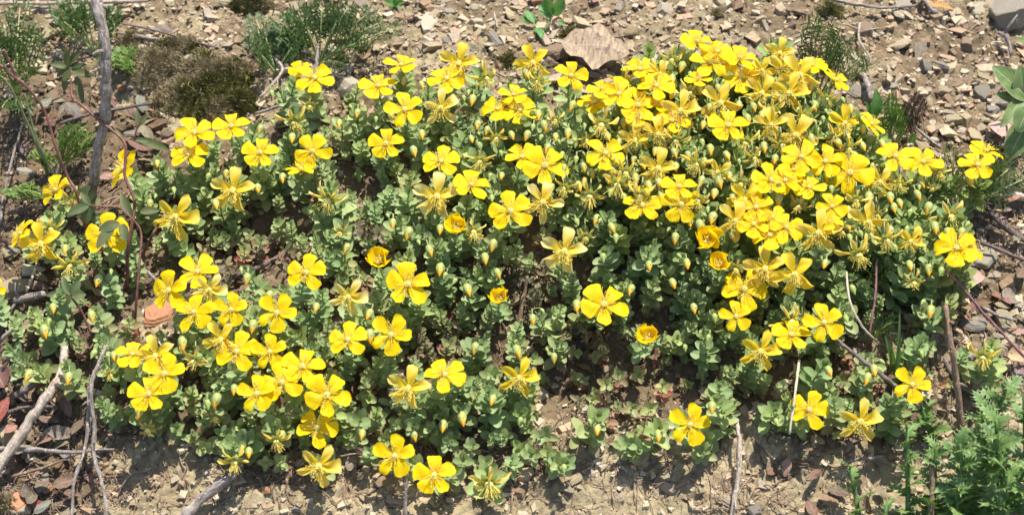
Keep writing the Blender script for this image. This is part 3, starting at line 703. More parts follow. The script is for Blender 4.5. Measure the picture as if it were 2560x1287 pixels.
def labels(items, desc):
    g = {}
    for i, it in enumerate(items): g.setdefault((desc(it), anchor(it[0], it[1])), []).append(i)
    out = [None] * len(items)
    for (d, a), ids in g.items():
        ids.sort(key=lambda i: items[i][0]); n = len(ids)
        for k, i in enumerate(ids):
            if n == 1: out[i] = f"{d} {a}"
            else: out[i] = f"{d} {a}, {('rightmost' if k == n - 1 else ORD[k])} of {NUM[n]}"
    return out

# ------------------------------------------------------------------ flowers: x, y, width in photo pixels, kind, aspect, petal angle, sideways lean
U, Dn = 90, 270
FLOWERS = [
 (487,335,100,'O',.75,265,0),(578,318,88,'O',.82,100,0),(473,388,96,'O',.8,90,0),(312,424,105,'O',.85,20,-.9),(752,176,62,'O',.7,60,-.2),
 (787,198,98,'O',.72,275,0),(1004,166,88,'O',.5,90,0),(945,218,92,'O',.75,100,0),(1148,158,96,'R',.9,75,0),(1117,200,94,'O',.68,200,0),
 (1013,277,98,'O',.85,100,0),(1103,270,94,'R',.9,90,0),(1215,195,78,'W',.5,30,0),(1243,275,80,'O',.75,200,0),(1299,278,92,'O',.7,270,0),(1285,240,75,'O',.6,90,0),
 (965,360,84,'O',.95,95,0),(782,380,92,'O',.95,125,0),(752,425,76,'O',.5,40,0),(650,383,86,'O',.9,90,0),(735,305,84,'W',.4,170,0),(1102,405,96,'O',.8,85,0),
 (1200,402,74,'W',.5,45,0),(775,265,48,'D',.5,20,0),(1332,157,90,'R',.8,110,0),(1345,205,66,'W',.6,10,0),(1427,192,84,'O',.85,150,.2),(1505,225,74,'O',.7,110,0),
 (1485,258,80,'O',.6,190,0),(1547,238,96,'O',.8,230,0),(1595,266,100,'O',.85,90,0),(1640,217,92,'O',.78,60,0),(1600,177,94,'O',.5,200,0),(1650,185,70,'R',.6,0,0),
 (1742,107,84,'O',.6,30,0),(1793,132,80,'O',.7,90,0),(1776,158,100,'O',.8,165,0),(1850,148,86,'O',.6,20,0),(1853,193,98,'O',.82,270,0),(1802,257,100,'R',.9,135,0),
 (1700,277,104,'R',.9,80,0),(1680,305,90,'O',.65,210,0),(1820,316,98,'O',.85,92,0),(1505,312,92,'W',.6,140,0),(1588,350,84,'R',.8,80,0),(1645,336,92,'R',.8,150,0),
 (1690,352,74,'W',.5,10,0),(1513,386,98,'O',.78,270,0),(1306,395,86,'O',.7,200,0),(1362,416,112,'O',.88,60,0),(1645,420,96,'R',.85,75,0),(1865,357,86,'W',.5,200,0),
 (1928,312,90,'R',.8,160,0),(1950,132,72,'R',.7,75,0),(1955,172,84,'R',.75,200,0),(1998,187,104,'R',.9,120,0),(2030,165,76,'O',.6,60,0),(2088,202,74,'O',.7,310,.6),
 (1972,233,104,'R',.9,75,0),(2068,248,64,'W',.6,0,0),(1905,175,60,'R',.6,350,0),(1990,338,112,'R',.9,115,0),(2110,308,86,'R',.6,10,.4),(2178,312,80,'O',.7,110,.7),
 (2003,394,96,'O',.78,200,0),(2063,406,92,'O',.85,80,0),(2124,434,114,'O',.9,270,0),(2237,393,94,'O',.8,30,0),(2308,407,92,'O',.8,270,0),(2464,380,84,'O',.5,60,.1),
 (2443,415,92,'O',.7,160,0),(2200,455,84,'R',.8,340,0),(140,477,86,'O',.8,255,-.6),(180,497,56,'W',.6,340,0),(583,475,106,'R',.95,80,0),(440,542,118,'R',.9,60,0),
 (55,585,84,'O',.6,50,-1.1),(102,608,100,'R',.8,100,0),(128,572,70,'W',.6,150,0),(268,588,112,'O',.95,95,0),(175,662,86,'W',.4,215,0),(495,682,104,'O',.75,70,0),
 (425,726,96,'O',.95,20,-.5),(525,724,88,'R',.8,60,0),(487,782,100,'O',.9,20,-.3),(578,775,86,'O',.95,85,0),(553,847,92,'R',.7,120,0),(-16,725,60,'O',.9,0,0),
 (765,683,98,'O',.92,83,0),(693,783,100,'O',.95,62,0),(872,742,98,'R',.8,60,0),(1020,712,110,'O',.9,25,0),(870,850,98,'O',.85,90,0),(978,838,104,'O',.95,62,0),
 (820,497,98,'W',.4,200,0),(852,580,52,'D',.5,200,0),(948,657,58,'C',.85,90,0),(1092,490,110,'R',.95,82,0),(1178,465,94,'O',.65,25,0),(1143,575,54,'C',.85,60,0),
 (1184,578,74,'W',.6,30,0),(1248,751,50,'C',.8,90,0),(1276,530,110,'O',.9,100,0),(1357,505,104,'R',.92,130,0),(1410,627,110,'R',.97,75,0),(1475,490,84,'W',.5,200,0),
 (1545,462,96,'W',.5,20,0),(1602,488,100,'W',.4,190,0),(1606,515,98,'O',.88,10,0),(1697,468,84,'O',.82,92,0),(1702,513,98,'O',.9,160,0),(1463,592,56,'D',.5,200,0),
 (1766,610,68,'C',.9,85,0),(1797,667,54,'C',.8,95,0),(1838,552,102,'R',.85,135,0),(1890,520,92,'O',.85,90,0),(1883,562,84,'O',.85,120,0),(1860,724,112,'O',.92,60,0),
 (1840,792,80,'O',.9,95,0),(1620,852,56,'C',.75,80,0),(1510,763,116,'O',.85,60,0),(1840,672,60,'D',.5,20,0),(1913,670,104,'R',.9,90,0),(1925,452,98,'O',.85,90,.3),
 (1852,458,66,'D',.5,30,0),(1963,453,86,'O',.85,20,0),(1924,590,90,'O',.8,200,0),(1965,570,88,'O',.85,30,0),(2045,582,116,'R',.92,85,0),(2080,518,76,'O',.85,110,0),
 (2170,555,98,'R',.85,150,0),(1998,515,68,'D',.5,0,0),(2105,578,60,'D',.5,160,0),(2192,537,54,'D',.5,30,0),(2215,600,84,'W',.6,250,0),(2275,603,84,'R',.6,60,0),
 (2145,635,98,'W',.4,190,0),(2375,540,90,'W',.6,190,0),(2390,622,108,'O',.85,185,0),(2425,620,74,'O',.8,80,.8),(1985,685,106,'R',.9,110,0),(2285,705,64,'D',.5,0,0),
 (2060,808,100,'O',.9,100,0),(1975,800,96,'W',.4,190,0),(1978,838,94,'O',.8,90,0),(1901,877,104,'R',.9,70,0),(2332,470,34,'D',.5,0,0),(332,887,88,'O',.65,150,0),
 (390,888,98,'R',.7,100,0),(412,935,106,'O',.9,80,0),(372,985,98,'O',.9,95,0),(485,900,84,'D',.5,10,0),(592,880,108,'O',.9,80,0),(370,1072,64,'D',.6,0,0),
 (540,1042,64,'D',.6,30,0),(585,1152,90,'W',.4,200,0),(275,935,50,'D',.5,0,0),(675,880,88,'O',.95,90,0),(757,917,102,'O',.85,85,0),(705,957,106,'O',.9,105,0),
 (643,985,94,'O',.9,90,0),(818,987,110,'O',.95,62,0),(793,1070,102,'O',.9,60,0),(798,1163,110,'R',.92,60,0),(690,1100,78,'W',.5,0,0),(987,1140,104,'O',.97,83,0),
 (1085,1187,100,'O',.97,95,0),(1222,1207,116,'W',.6,20,0),(1022,968,104,'R',.95,75,0),(1112,938,102,'O',.78,50,0),(1297,943,102,'R',.9,70,0),(1725,1062,104,'O',.95,75,0),
 (1560,205,80,'W',.6,20,0),(1722,232,84,'W',.6,190,0),(1905,232,86,'R',.7,60,0),(2120,372,76,'W',.6,20,0),(1742,410,80,'W',.5,170,0),(1795,430,74,'R',.7,40,0),(1565,432,78,'W',.5,200,0),(1985,428,70,'O',.6,90,0),(1862,498,84,'R',.8,50,0),(2022,470,80,'O',.7,120,0),(2140,500,72,'W',.5,10,0),(1930,275,70,'W',.6,40,0),(2010,290,74,'W',.6,200,0),(1600,300,70,'O',.6,60,0),(1885,395,64,'W',.5,140,0),(1745,200,70,'O',.6,120,0),(1680,150,62,'W',.6,20,0),(1410,470,66,'W',.5,30,0),(1240,345,58,'W',.5,200,0),(2250,460,60,'W',.5,40,0),(2350,430,60,'W',.6,20,0),(1930,545,78,'O',.8,60,0),
 (1590,322,74,'W',.6,20,0),(1795,300,70,'W',.5,200,0),(1955,362,70,'W',.6,10,0),(2085,340,66,'W',.5,60,0),(1530,420,66,'W',.5,0,0),(1465,350,56,'W',.5,40,0),(1745,500,76,'W',.5,170,0),(2075,555,66,'O',.7,50,0),(1640,260,64,'O',.6,10,0),(1390,300,54,'W',.5,190,0),
 (2022,1025,100,'O',.92,70,0),(2150,1052,112,'R',.85,80,0),(2280,962,94,'O',.92,60,0),(2458,892,84,'W',.5,240,0)]
FDESC = {'O': 'open flat yellow flower', 'C': 'half open cup shaped deep yellow flower', 'R': 'yellow flower with narrow curling petals', 'W': 'nodding withering yellow flower', 'D': 'shrivelled brownish spent flower'}
FNAME = {'O': 'flowering_shoot', 'C': 'flowering_shoot', 'R': 'flowering_shoot', 'W': 'fading_shoot', 'D': 'fading_shoot'}
def height_at(px, py):
    if py > 1020 or (py > 860 and 1340 < px < 1760): return .030
    if px < 340: return .042
    if 1500 < px < 2450 and py < 720: return .056
    return .048
TOCAM = -FWD
heads = []
def shoot_root(name, px, py, h, top=None, kind='mid', color=(0, 0, 0, 1), scale_leaf=1.0, dy=None):
    P = top if top is not None else hit(px, py, h)
    if h < .037 and kind in ('big', 'tall'): kind = 'dwarfbig'
    bx = P.x + random.gauss(0, .006); by = P.y + (dy if dy is not None else random.uniform(.004, .020))
    B = Vector((bx, by, gz(bx, by) - .002)); ax = P - B; L = ax.length
    m3 = frame(ax, Vector((math.cos(random.uniform(0, 6.28)), math.sin(random.uniform(0, 6.28)), 0)))
    root = empty(name, trs(B, m3, L / SH))
    st, fo = random.choice(PROTO[kind])
    copy_in(st, root); copy_in(fo, root, None, color)
    return root, P, (Matrix.Translation(B) @ m3.to_4x4() @ Matrix.Scale(L / SH, 4)).inverted()
fl_labels = labels(FLOWERS, lambda f: FDESC[f[3]])
rcount = {}
for i, (x, y, Dp, k, asp, rot, lean) in enumerate(FLOWERS):
    h = height_at(x, y) + {'O': .006, 'C': .002, 'R': .005, 'W': .004, 'D': 0}[k] + random.uniform(-.003, .003)
    P = hit(x, y, h)
    Dm = Dp * pxm(P); sc = Dm / (.0325 if k in 'OR' else .0185 if k == 'C' else .029 if k == 'W' else .024)
    ang = R(rot); inpl = RT * math.cos(ang) + UPV * math.sin(ang)
    yel = .75 if (x > 1400 and y < 600) else .15
    if k in 'OC': n = TOCAM * asp + UPV * math.sqrt(1 - asp * asp) * .9 + RT * lean
    elif k == 'R': n = TOCAM * asp - UPV * .15 + RT * (lean + random.uniform(-.2, .2))
    else: n = TOCAM * asp - UPV * random.uniform(.5, .8) + RT * random.uniform(-.35, .35)
    n.normalize(); m3 = frame(n, inpl)
    stemtop = P - n * .006 * sc if k in 'OCR' else P - n * .004 + Vector((0, .003, .007))
    root, _, inv = shoot_root(FNAME[k], x, y, h, stemtop, 'tall' if y < 640 and x > 900 else random.choice(('tall', 'big')), (random.choice((0, 0, .1)), yel * random.random(), 0, 1), dy=random.uniform(.006, .022))
    rcount[k] = rcount.get(k, 0) + 1
    flp, pets, stam, pis = FL[k][(rcount[k] * 5 + 1) % len(FL[k])]
    f = copy_in(flp, root, inv @ trs(P, m3, sc))
    fade = {'O': 0, 'C': 0, 'R': random.choice((.15, .3, .5)), 'W': random.uniform(.5, .9), 'D': 1}[k]
    if (x, y) in ((872, 742), (1410, 627), (525, 724), (1357, 505), (1092, 490), (1103, 270)): fade = 1.0
    tan = {'O': 0, 'C': 0, 'R': random.uniform(0, .10), 'W': random.uniform(.1, .3), 'D': random.uniform(.4, .7)}[k]
    dotty = 1 if k == 'O' else 0
    for p in pets: copy_in(p, f, None, (fade, dotty, tan, 1))
    copy_in(stam, f, Matrix.Rotation(R(0 if k == 'C' else 0) - ang, 4, 'Z'))
    copy_in(pis, f)
    if k == 'W' or k == 'D':      # arched flower stalk
        t = MB(); a = root.matrix_basis.inverted()
        S0 = stemtop - Vector((0, -.004, .008)); t.tube([a @ S0, a @ (stemtop + Vector((0, .003, .001))), a @ (P - n * .002)], .0006, 5); t.build('flower_stalk', M['stem'], root)
    tag(root, fl_labels[i], 'flower', {'O': 'open yellow flowers on the cushion', 'C': 'half open cup flowers', 'R': 'yellow flowers with narrow curling petals', 'W': 'nodding withering flowers', 'D': 'spent flowers'}[k])
    heads.append((x, y, 26))

BUDS = [(650,325),(730,347),(848,310),(893,285),(940,300),(978,292),(680,235),(1010,205),(1160,247),(1181,252),(1055,215),(1035,380),(1055,338),(1163,390),(1200,367),(1332,320),
 (1352,345),(1389,344),(1368,372),(1410,422),(1317,341),(1430,267),(1576,234),(1634,157),(1666,167),(1681,200),(1724,187),(1758,314),(1756,358),(1712,365),(1721,391),(1612,357),
 (1519,343),(1761,407),(1848,406),(1818,391),(1690,419),(1908,234),(1890,194),(1317,187),(1930,123),(1957,152),(1940,200),(1952,250),(2027,220),(2023,298),(2058,300),(2066,280),
 (2043,327),(2157,324),(2157,367),(2097,362),(1937,400),(2180,417),(1925,270),(2345,424),(393,410),(520,443),(565,435),(435,477),(375,512),(540,512),(163,625),(245,703),(133,772),
 (230,792),(112,830),(707,447),(645,472),(617,700),(632,817),(457,860),(982,560),(1020,585),(866,622),(1075,628),(1030,672),(1100,675),(1112,690),(1213,648),(1245,685),(1170,726),
 (790,770),(672,742),(922,787),(925,842),(1100,575),(1230,497),(1225,441),(1254,441),(1232,615),(1043,748),(1448,467),(1443,556),(1490,550),(1540,597),(1688,597),(1508,645),
 (1623,665),(1718,661),(1683,710),(1442,766),(1332,800),(1735,772),(1787,796),(1770,846),(1833,592),(1752,567),(1781,547),(1786,486),(1831,495),(1753,455),(1798,457),(1577,725),
 (1530,570),(1925,510),(1946,500),(2173,497),(2235,521),(2250,510),(2125,596),(2120,566),(2160,618),(2225,580),(2266,576),(2310,622),(2062,661),(2275,665),(2322,676),(2326,780),
 (2133,725),(1983,772),(2116,798),(2001,622),(2370,586),(2403,585),(2425,453),(2352,680),(233,886),(286,893),(70,940),(171,947),(350,1032),(540,1002),(520,1012),(585,975),
 (570,1130),(622,1132),(1187,872),(1156,1048),(1108,1066),(1231,1001),(905,1086),(1036,1090),(702,1092),(1157,966),(1385,896),(1294,880),(1300,1053),(1493,1075),(1646,1090),
 (1780,1020),(1713,870),(1410,1172),(2073,929),(2168,948),(2305,886),(1942,1056),(2186,927),(2480,885),(1870,300),(1750,225),(1560,310),(1885,270),(2090,300),(1460,420),(1280,340)]
br = random.Random(5); UP = [(1500, 290), (1560, 190), (1700, 130), (1960, 140), (2100, 230), (2190, 330), (2230, 400), (2330, 440), (2370, 560), (2300, 640), (2100, 620), (1900, 560), (1700, 560), (1500, 480), (1300, 430), (1150, 330), (1300, 240), (1420, 330)]
tries = 0; nb0 = len(BUDS)
while len(BUDS) < nb0 + 62 and tries < 6000:
    tries += 1; x = br.randint(1150, 2370); y = br.randint(130, 640)
    if poly_in(x, y, UP) and all((x - a) ** 2 + (y - b) ** 2 > 26 ** 2 for a, b in BUDS) and all((x - f[0]) ** 2 + (y - f[1]) ** 2 > (28 if f[3] != 'O' else 42) ** 2 for f in FLOWERS): BUDS.append((x, y))
bd_labels = labels(BUDS, lambda b: 'shoot with nodding bud')
for i, (x, y) in enumerate(BUDS):
    h = height_at(x, y) + random.uniform(0, .004); P = hit(x, y, h)
    green = random.random() < .25; sc = random.uniform(.74, 1.04) * (.7 if green else 1) * (.9 if y < 450 else 1)
    d = (-UPV * 1.0 + TOCAM * random.uniform(.35, .9) + RT * random.uniform(-.45, .45)).normalized()
    B0 = P - d * .0058 * sc
    top = P + UPV * random.uniform(.003, .012) - TOCAM * random.uniform(.002, .006) + RT * random.uniform(-.004, .004)
    yel = .8 if (x > 1400 and y < 600) else .2
    root, _, inv = shoot_root('budding_shoot', x, y, h, top, random.choice(('big', 'big', 'mid', 'tall') if y > 560 else ('tall', 'big', 'tall')), (random.choice((0, 0, .15, .3)), yel * random.random(), 0, 1))
    b, c = BUD[i % 5]
    bo = copy_in(b, root, inv @ trs(B0, frame(d, RT), sc), (1 if green else 0, 0, 0, 1)); copy_in(c, bo)
    t = MB(); a = root.matrix_basis.inverted()
    bk = B0 - d * .004 * sc + UPV * .001; t.tube([a @ (top - UPV * .010 - TOCAM * .001), a @ (bk - TOCAM * .002 - UPV * .001), a @ bk, a @ (B0 - d * .001), a @ B0], .0007, 5)
    if i % 3 == 0:
        B1 = bk + RT * random.choice((-1, 1)) * random.uniform(.004, .007) - TOCAM * .001; b2, c2 = BUD[(i + 2) % 5]
        o2 = copy_in(b2, root, inv @ trs(B1, frame((-UPV * .6 + TOCAM * .6 + RT * random.uniform(-.8, .8)), RT), sc * .55), (1, 0, 0, 1)); copy_in(c2, o2); t.tube([a @ bk, a @ (B1 + UPV * .001)], .0005, 5); t.build('flower_stalk', M['stem'], root)
    tag(root, bd_labels[i], 'flower bud', 'budding shoots of the cushion')
    heads.append((x, y, 20))
SCATTER_LEAFY = True
# ---- leafy shoots without bloom
cand = []
yy = 130
while yy < 1190:
    xx = 0
    while xx < 2500:
        cand.append((xx + random.uniform(-15, 15), yy + random.uniform(-12, 12))); xx += 41
    yy += 32
random.shuffle(cand)
placed = []
reds = [(610,620),(590,600),(655,600),(620,580),(545,600),(560,590),(860,375),(930,600),(895,530),(880,690),(915,600),(845,720),(1120,810),(1130,850),(1115,870),(1370,780),(1380,720),(1355,580),(1340,590),(1440,800),(1420,820),
 (1450,885),(1490,890),(1465,950),(1485,980),(1545,930),(1600,935),(1500,1030),(1545,1010),(1580,1015),(1630,1020),(1590,1080),(1480,1000),(1440,940),(1655,960),(1670,900),(1510,870),(300,830),(200,850),(320,800),
 (480,1080),(510,1060),(850,690),(770,660),(890,760),(1000,640),(1180,790),(1480,1040),(1520,960),(1610,1060),(2090,950),(2110,870),(2200,940),(2330,930),(2250,850),(2380,960)]
for (x, y) in reds: placed.append((x, y, 'red'))
for (x, y) in cand:
    if len(placed) >= 335: break
    inm = poly_in(x, y, MAT_MAIN) or poly_in(x, y, MAT_LEFT) or poly_in(x, y, MAT_RIGHT) or poly_in(x, y, MAT_RIGHT2)
    if not inm or any(poly_in(x, y, g) for g in GAPS): continue
    if any((x - a) ** 2 + (y - b) ** 2 < (r) ** 2 for a, b, r in heads): continue
    if x < 330 and random.random() < .5: continue
    if any((x - a) ** 2 + (1.3 * (y - b)) ** 2 < 36 ** 2 for a, b, _ in placed): continue
    placed.append((x, y, 'green'))
for (x, y) in [(1585,1130),(1600,1120),(1755,1120),(1745,1140),(1500,1090),(1330,1130),(1400,1160),(1700,1040),(1310,1020),(40,790),(20,870),(60,900),(110,920),(2440,930),(2470,960),(1760,1090),(1570,1110),(1220,1150),(1240,1090),(925,992),(950,1042),(985,1062),(862,1042),(1000,985),(1185,1112),(1130,1102),(1262,1092),(1292,1122),(1350,1092),(1190,987),(1160,1142),(1312,1062),(900,1102),(925,1125),(960,1102),(1062,1052),(1370,1132),(1292,1002),(1030,1150),(1140,1175),(700,1150),(640,1120),(560,1080),(600,1060),(440,1065),(480,1090),(510,1120)]:
    placed.append((x, y, 'edge'))
for (x, y, t_) in placed:
    if t_ == 'red':
        h = random.uniform(.018, .030); kind = 'dwarf'; c = (random.uniform(.6, 1.0), .1, 0, 1); lb = f"small reddish tinged leafy shoot {anchor(x, y)}"; g = f"reddish shoots {anchor(x, y)}"
    elif t_ == 'edge':
        h = random.uniform(.020, .028); kind = 'dwarfbig'; c = (random.uniform(0, .4), .1, 0, 1); lb = f"broad leaved grey green shoot without bud {anchor(x, y)}"; g = f"edge shoots {anchor(x, y)}"
    else:
        h = height_at(x, y) - random.uniform(.002, .014); kind = random.choice(('mid', 'mid', 'small', 'big')); c = (random.choice((0, 0, .1, .3, .6)), random.random() * (.6 if x > 1400 and y < 600 else .15), 0, 1)
        lb = f"grey green leafy shoot without bloom {anchor(x, y)}"; g = f"leafy shoots {anchor(x, y)}"
    root, P, inv = shoot_root('leafy_shoot', x, y, h, None, kind, c)
    tag(root, lb, 'leafy shoot', g)
dk = 0
while dk < 110:
    gp = random.choice(GAPS[:6]); x = random.uniform(min(p[0] for p in gp), max(p[0] for p in gp)); y = random.uniform(min(p[1] for p in gp), max(p[1] for p in gp))
    if not poly_in(x, y, gp) or (y > 1020): continue
    dk += 1; root, P, inv = shoot_root('dead_shoot', x, y, random.uniform(.014, .034), None, 'dry', (0, 0, random.uniform(.75, 1), 1))
    tag(root, f"dried brown dead shoot in the shade {anchor(x, y)}", 'dead shoot', f"dead shoots {anchor(x, y)}")
# ---- undergrowth of the cushion: shorter shoots below the canopy, too many to count
def undergrowth(n):
    f = MB(); k = 0
    protos = []
    for kd in ('mid', 'small', 'big', 'dwarf'):
        for st, fo in PROTO[kd]:
            me = fo.data; v = np.empty(len(me.vertices) * 3, np.float32); me.vertices.foreach_get('co', v)
            fc = np.array([p.vertices[:] for p in me.polygons]); u = np.empty(len(me.loops) * 2, np.float32); me.uv_layers[0].data.foreach_get('uv', u)
            c = np.empty(len(me.vertices) * 4, np.float32); me.color_attributes[0].data.foreach_get('color', c)
            protos.append((v.reshape(-1, 3), fc, u.reshape(-1, 2), c.reshape(-1, 4)))
    V = []; F = []; UVs = []; C = []; b = 0
    while k < n:
        x = random.uniform(0, 2480); y = random.uniform(150, 1180)
        if not poly_in(x, y, MAT_MAIN) or any(poly_in(x, y, g) for g in GAPS): continue
        P = hit(x, y, height_at(x, y) - random.uniform(.014, .028)); B = Vector((P.x + random.gauss(0, .004), P.y + random.uniform(.002, .014), 0)); B.z = gz(B.x, B.y)
        ax = P - B; m = frame(ax, (math.cos(k), math.sin(k), 0)); v, fc, u, c = random.choice(protos)
        V.append((v @ np.array(m.transposed())) * (ax.length / SH * 1.0) + np.array(B)); F.append(fc + b); UVs.append(u); C.append(c); b += len(v); k += 1
    V = np.concatenate(V); F = np.concatenate(F); UVs = np.concatenate(UVs); C = np.concatenate(C)
    me = bpy.data.meshes.new('undergrowth'); me.vertices.add(len(V)); me.vertices.foreach_set('co', V.astype(np.float32).ravel())
    me.loops.add(F.size); me.loops.foreach_set('vertex_index', F.ravel().astype(np.int32))
    me.polygons.add(len(F)); me.polygons.foreach_set('loop_start', np.arange(0, F.size, 4, dtype=np.int32)); me.polygons.foreach_set('use_smooth', np.ones(len(F), bool))
    me.uv_layers.new(name='UVMap').data.foreach_set('uv', UVs.ravel())
    me.color_attributes.new('Col', 'FLOAT_COLOR', 'POINT').data.foreach_set('color', C.ravel())
    me.materials.append(M['leaf']); me.update(); me.validate()
    o = bpy.data.objects.new('undergrowth', me); COL.objects.link(o); o.color = (.35, .08, 0, 1)
    tag(o, 'low shaded grey green leaves filling in between the taller shoots', 'undergrowth', kind='stuff')
undergrowth(560)

# ------------------------------------------------------------------ sticks, twigs, stalks
def stick(name, pts, wpx, mat, label, cat='twig', lift=None, n=8, wob=.08, seg=6, group=None, knots=0, twigs=()):
    """pts: (px, py, height above ground in m); wpx: widths in photo pixels"""
    P = [hit(a, b, c) for (a, b, c) in pts]
    w_ = wpx if hasattr(wpx, '__len__') else [wpx] * len(P)
    Rr = [w_[i] * pxm(P[i]) / 2 for i in range(len(P))]
    fine = []; fr = []
    for i in range(len(P) - 1):
        p0 = P[max(i - 1, 0)]; p1 = P[i]; p2 = P[i + 1]; p3 = P[min(i + 2, len(P) - 1)]
        for s in range(seg):
            t = s / seg; q = .5 * ((2 * p1) + (p2 - p0) * t + (2 * p0 - 5 * p1 + 4 * p2 - p3) * t * t + (3 * p1 - p0 - 3 * p2 + p3) * t ** 3)
            r = Rr[i] * (1 - t) + Rr[i + 1] * t
            fine.append(q + Vector([random.gauss(0, r * wob * 1.5) for _ in range(3)])); fr.append(r * (1 + random.gauss(0, wob)))
    fine.append(P[-1]); fr.append(Rr[-1])
    if max(w_) > 6.5 and mat != 'straw':
        for i in range(1, len(fr) - 1):
            if random.random() < .16: fr[i] *= random.uniform(1.06, 1.22)
    b = MB(); b.tube(fine, fr, n, wob=wob)
    if max(w_) > 6.5 and mat != 'straw':
        for _ in range(random.randint(2, 4)):
            i = random.randrange(1, len(fine) - 1); d = (fine[i + 1] - fine[i]).normalized(); q = (d * random.uniform(-.2, .8) + d.orthogonal() * random.choice((-1, 1)) + RT * random.gauss(0, .5)).normalized()
            L = fr[i] * random.uniform(1.6, 5); b.tube([fine[i], fine[i] + q * L * .6, fine[i] + q * L + d * L * .2], [fr[i] * .5, fr[i] * .38, fr[i] * .25], 6, wob=.15)
        for e, sg in ((0, -1), (-1, 1)):       # splintered ends
            d = (fine[1] - fine[0]).normalized() * -1 if e == 0 else (fine[-1] - fine[-2]).normalized()
            for _ in range(3):
                o_ = d.orthogonal().normalized(); o_.rotate(Matrix.Rotation(random.uniform(0, 6.28), 3, d)); q = fine[e] + o_ * fr[e] * .5
                b.tube([q - d * fr[e], q + d * fr[e] * random.uniform(.5, 1.8)], [fr[e] * .45, fr[e] * .1], 5)
    for (i, dx, dy, dz, L, r) in twigs:
        q = fine[i]; d = Vector((dx, dy, dz)).normalized() * L
        b.tube([q, q + d * .5 + Vector((0, 0, L * .06)), q + d], [r, r * .8, r * .4], 6, wob=wob)
    o = b.build(name, M[mat]); off = fine[0].copy()
    for v in o.data.vertices: v.co -= off
    o.location = off
    return tag(o, label, cat, group)
stick('dead_stick', [(232, -30, .16), (246, 20, .155), (262, 110, .14), (264, 200, .12), (262, 290, .095), (246, 370, .07), (236, 440, .045), (228, 500, .012)], [30, 28, 26, 26, 27, 25, 24, 20], 'bark', 'upright grey dead stick crossing the upper left', 'stick', n=10)
stick('dead_stick', [(160, 868, .03), (158, 915, .03), (135, 965, .035), (85, 1035, .03), (40, 1105, .022), (-15, 1180, .015)], [17, 20, 23, 23, 25, 25], 'palebark', 'thick pale broken stick running to the left edge', 'stick', n=12, wob=.07)
stick('dead_stick', [(268, 862, .05), (245, 910, .05), (226, 975, .045), (236, 1060, .03), (234, 1130, .022), (252, 1200, .018), (266, 1260, .015), (260, 1310, .012)], [8, 10, 12, 12, 11, 10, 10, 9], 'bark', 'thin grey wavy twig hanging down at lower left')
stick('dead_stick', [(222, 965, .03), (220, 1050, .028), (212, 1120, .022), (186, 1200, .018), (182, 1260, .01), (178, 1300, .01)], [9, 10, 9, 9, 8, 8], 'bark', 'thin grey twig just left of the wavy twig')
stick('dead_stick', [(-10, 1122, .012), (90, 1124, .014), (180, 1130, .018), (240, 1124, .02), (286, 1122, .02)], [13, 12, 9, 6, 4], 'bark', 'grey twig lying level across the left corner')
stick('dead_stick', [(30, 1190, .006), (110, 1168, .01), (180, 1140, .014), (230, 1118, .016)], [7, 7, 6, 5], 'brownbark', 'brown forked twig under the level grey one')
stick('dead_stick', [(10, 1035, .012), (60, 1018, .014), (150, 1016, .012)], [9, 9, 7], 'darkbark', 'short dark twig below the thick pale stick')
stick('dead_stick', [(38, 990, .015), (75, 965, .018), (105, 945, .016)], [18, 18, 16], 'darkbark', 'stubby dark stick behind the pale stick')
stick('dead_stick', [(592, 1170, .022), (560, 1205, .02), (510, 1240, .014), (455, 1300, .01)], [20, 22, 24, 28], 'bark', 'thick grey stick end at the bottom edge', 'stick', n=12)
stick('dead_stick', [(1842, 1048, .016), (1850, 1120, .018), (1846, 1190, .014), (1836, 1250, .01), (1826, 1310, .006)], [9, 12, 13, 13, 10], 'palebark', 'bleached upright stick on the bottom soil', 'stick')
stick('dead_stalk', [(1016, 1180, .03), (1014, 1240, .02), (1012, 1310, .008)], [11, 10, 9], 'bark', 'thin grey stalk at the bottom below the flowers', 'stalk', twigs=((8, .5, .2, .3, .022, .0009),))
stick('dead_stick', [(1318, 690, .03), (1306, 760, .02), (1288, 850, .012)], [8, 11, 12], 'brownbark', 'brown stick in the centre gap')
stick('dead_stick', [(2090, 848, .05), (2130, 880, .05), (2190, 925, .05), (2250, 975, .045), (2296, 1016, .035)], [8, 10, 11, 11, 10], 'darkbark', 'dark diagonal twig in front of the lower right flower')
stick('dead_stalk', [(2364, 765, .075), (2378, 860, .065), (2392, 960, .045), (2410, 1105, .012)], [12, 14, 16, 18], 'brownbark', 'upright brown broken stalk at lower right', 'stalk')
stick('dead_stalk', [(2328, 1148, .05), (2330, 1200, .045), (2328, 1300, .03)], [12, 13, 14], 'brownbark', 'short cut brown stalk in the thistle', 'stalk')
stick('purple_stem', [(2310, 628, .05), (2340, 655, .05), (2400, 712, .045), (2470, 795, .035), (2570, 900, .025)], [5, 5, 6, 7, 8], 'purple', 'thin purple stem slanting over the right rocks', 'stem')
stick('purple_stem', [(2192, 645, .05), (2188, 740, .045), (2174, 830, .035), (2170, 860, .02)], [5, 6, 6, 5], 'purple', 'short upright purple stem inside the right flank', 'stem')
stick('straw_stalk', [(2116, 680, .055), (2124, 750, .055), (2155, 815, .045), (2200, 860, .02)], [5, 6, 6, 5], 'straw', 'curved pale straw stalk in the right flank', 'straw')
stick('straw_stalk', [(1998, 900, .045), (1988, 980, .045), (1974, 1085, .035)], [7, 6, 5], 'straw', 'pale straight straw left of the lower right flower', 'straw')
stick('dead_stick', [(2470, 484, .012), (2520, 488, .014), (2600, 496, .012)], [15, 18, 18], 'palebark', 'pale grey stick entering from the right edge', 'stick')
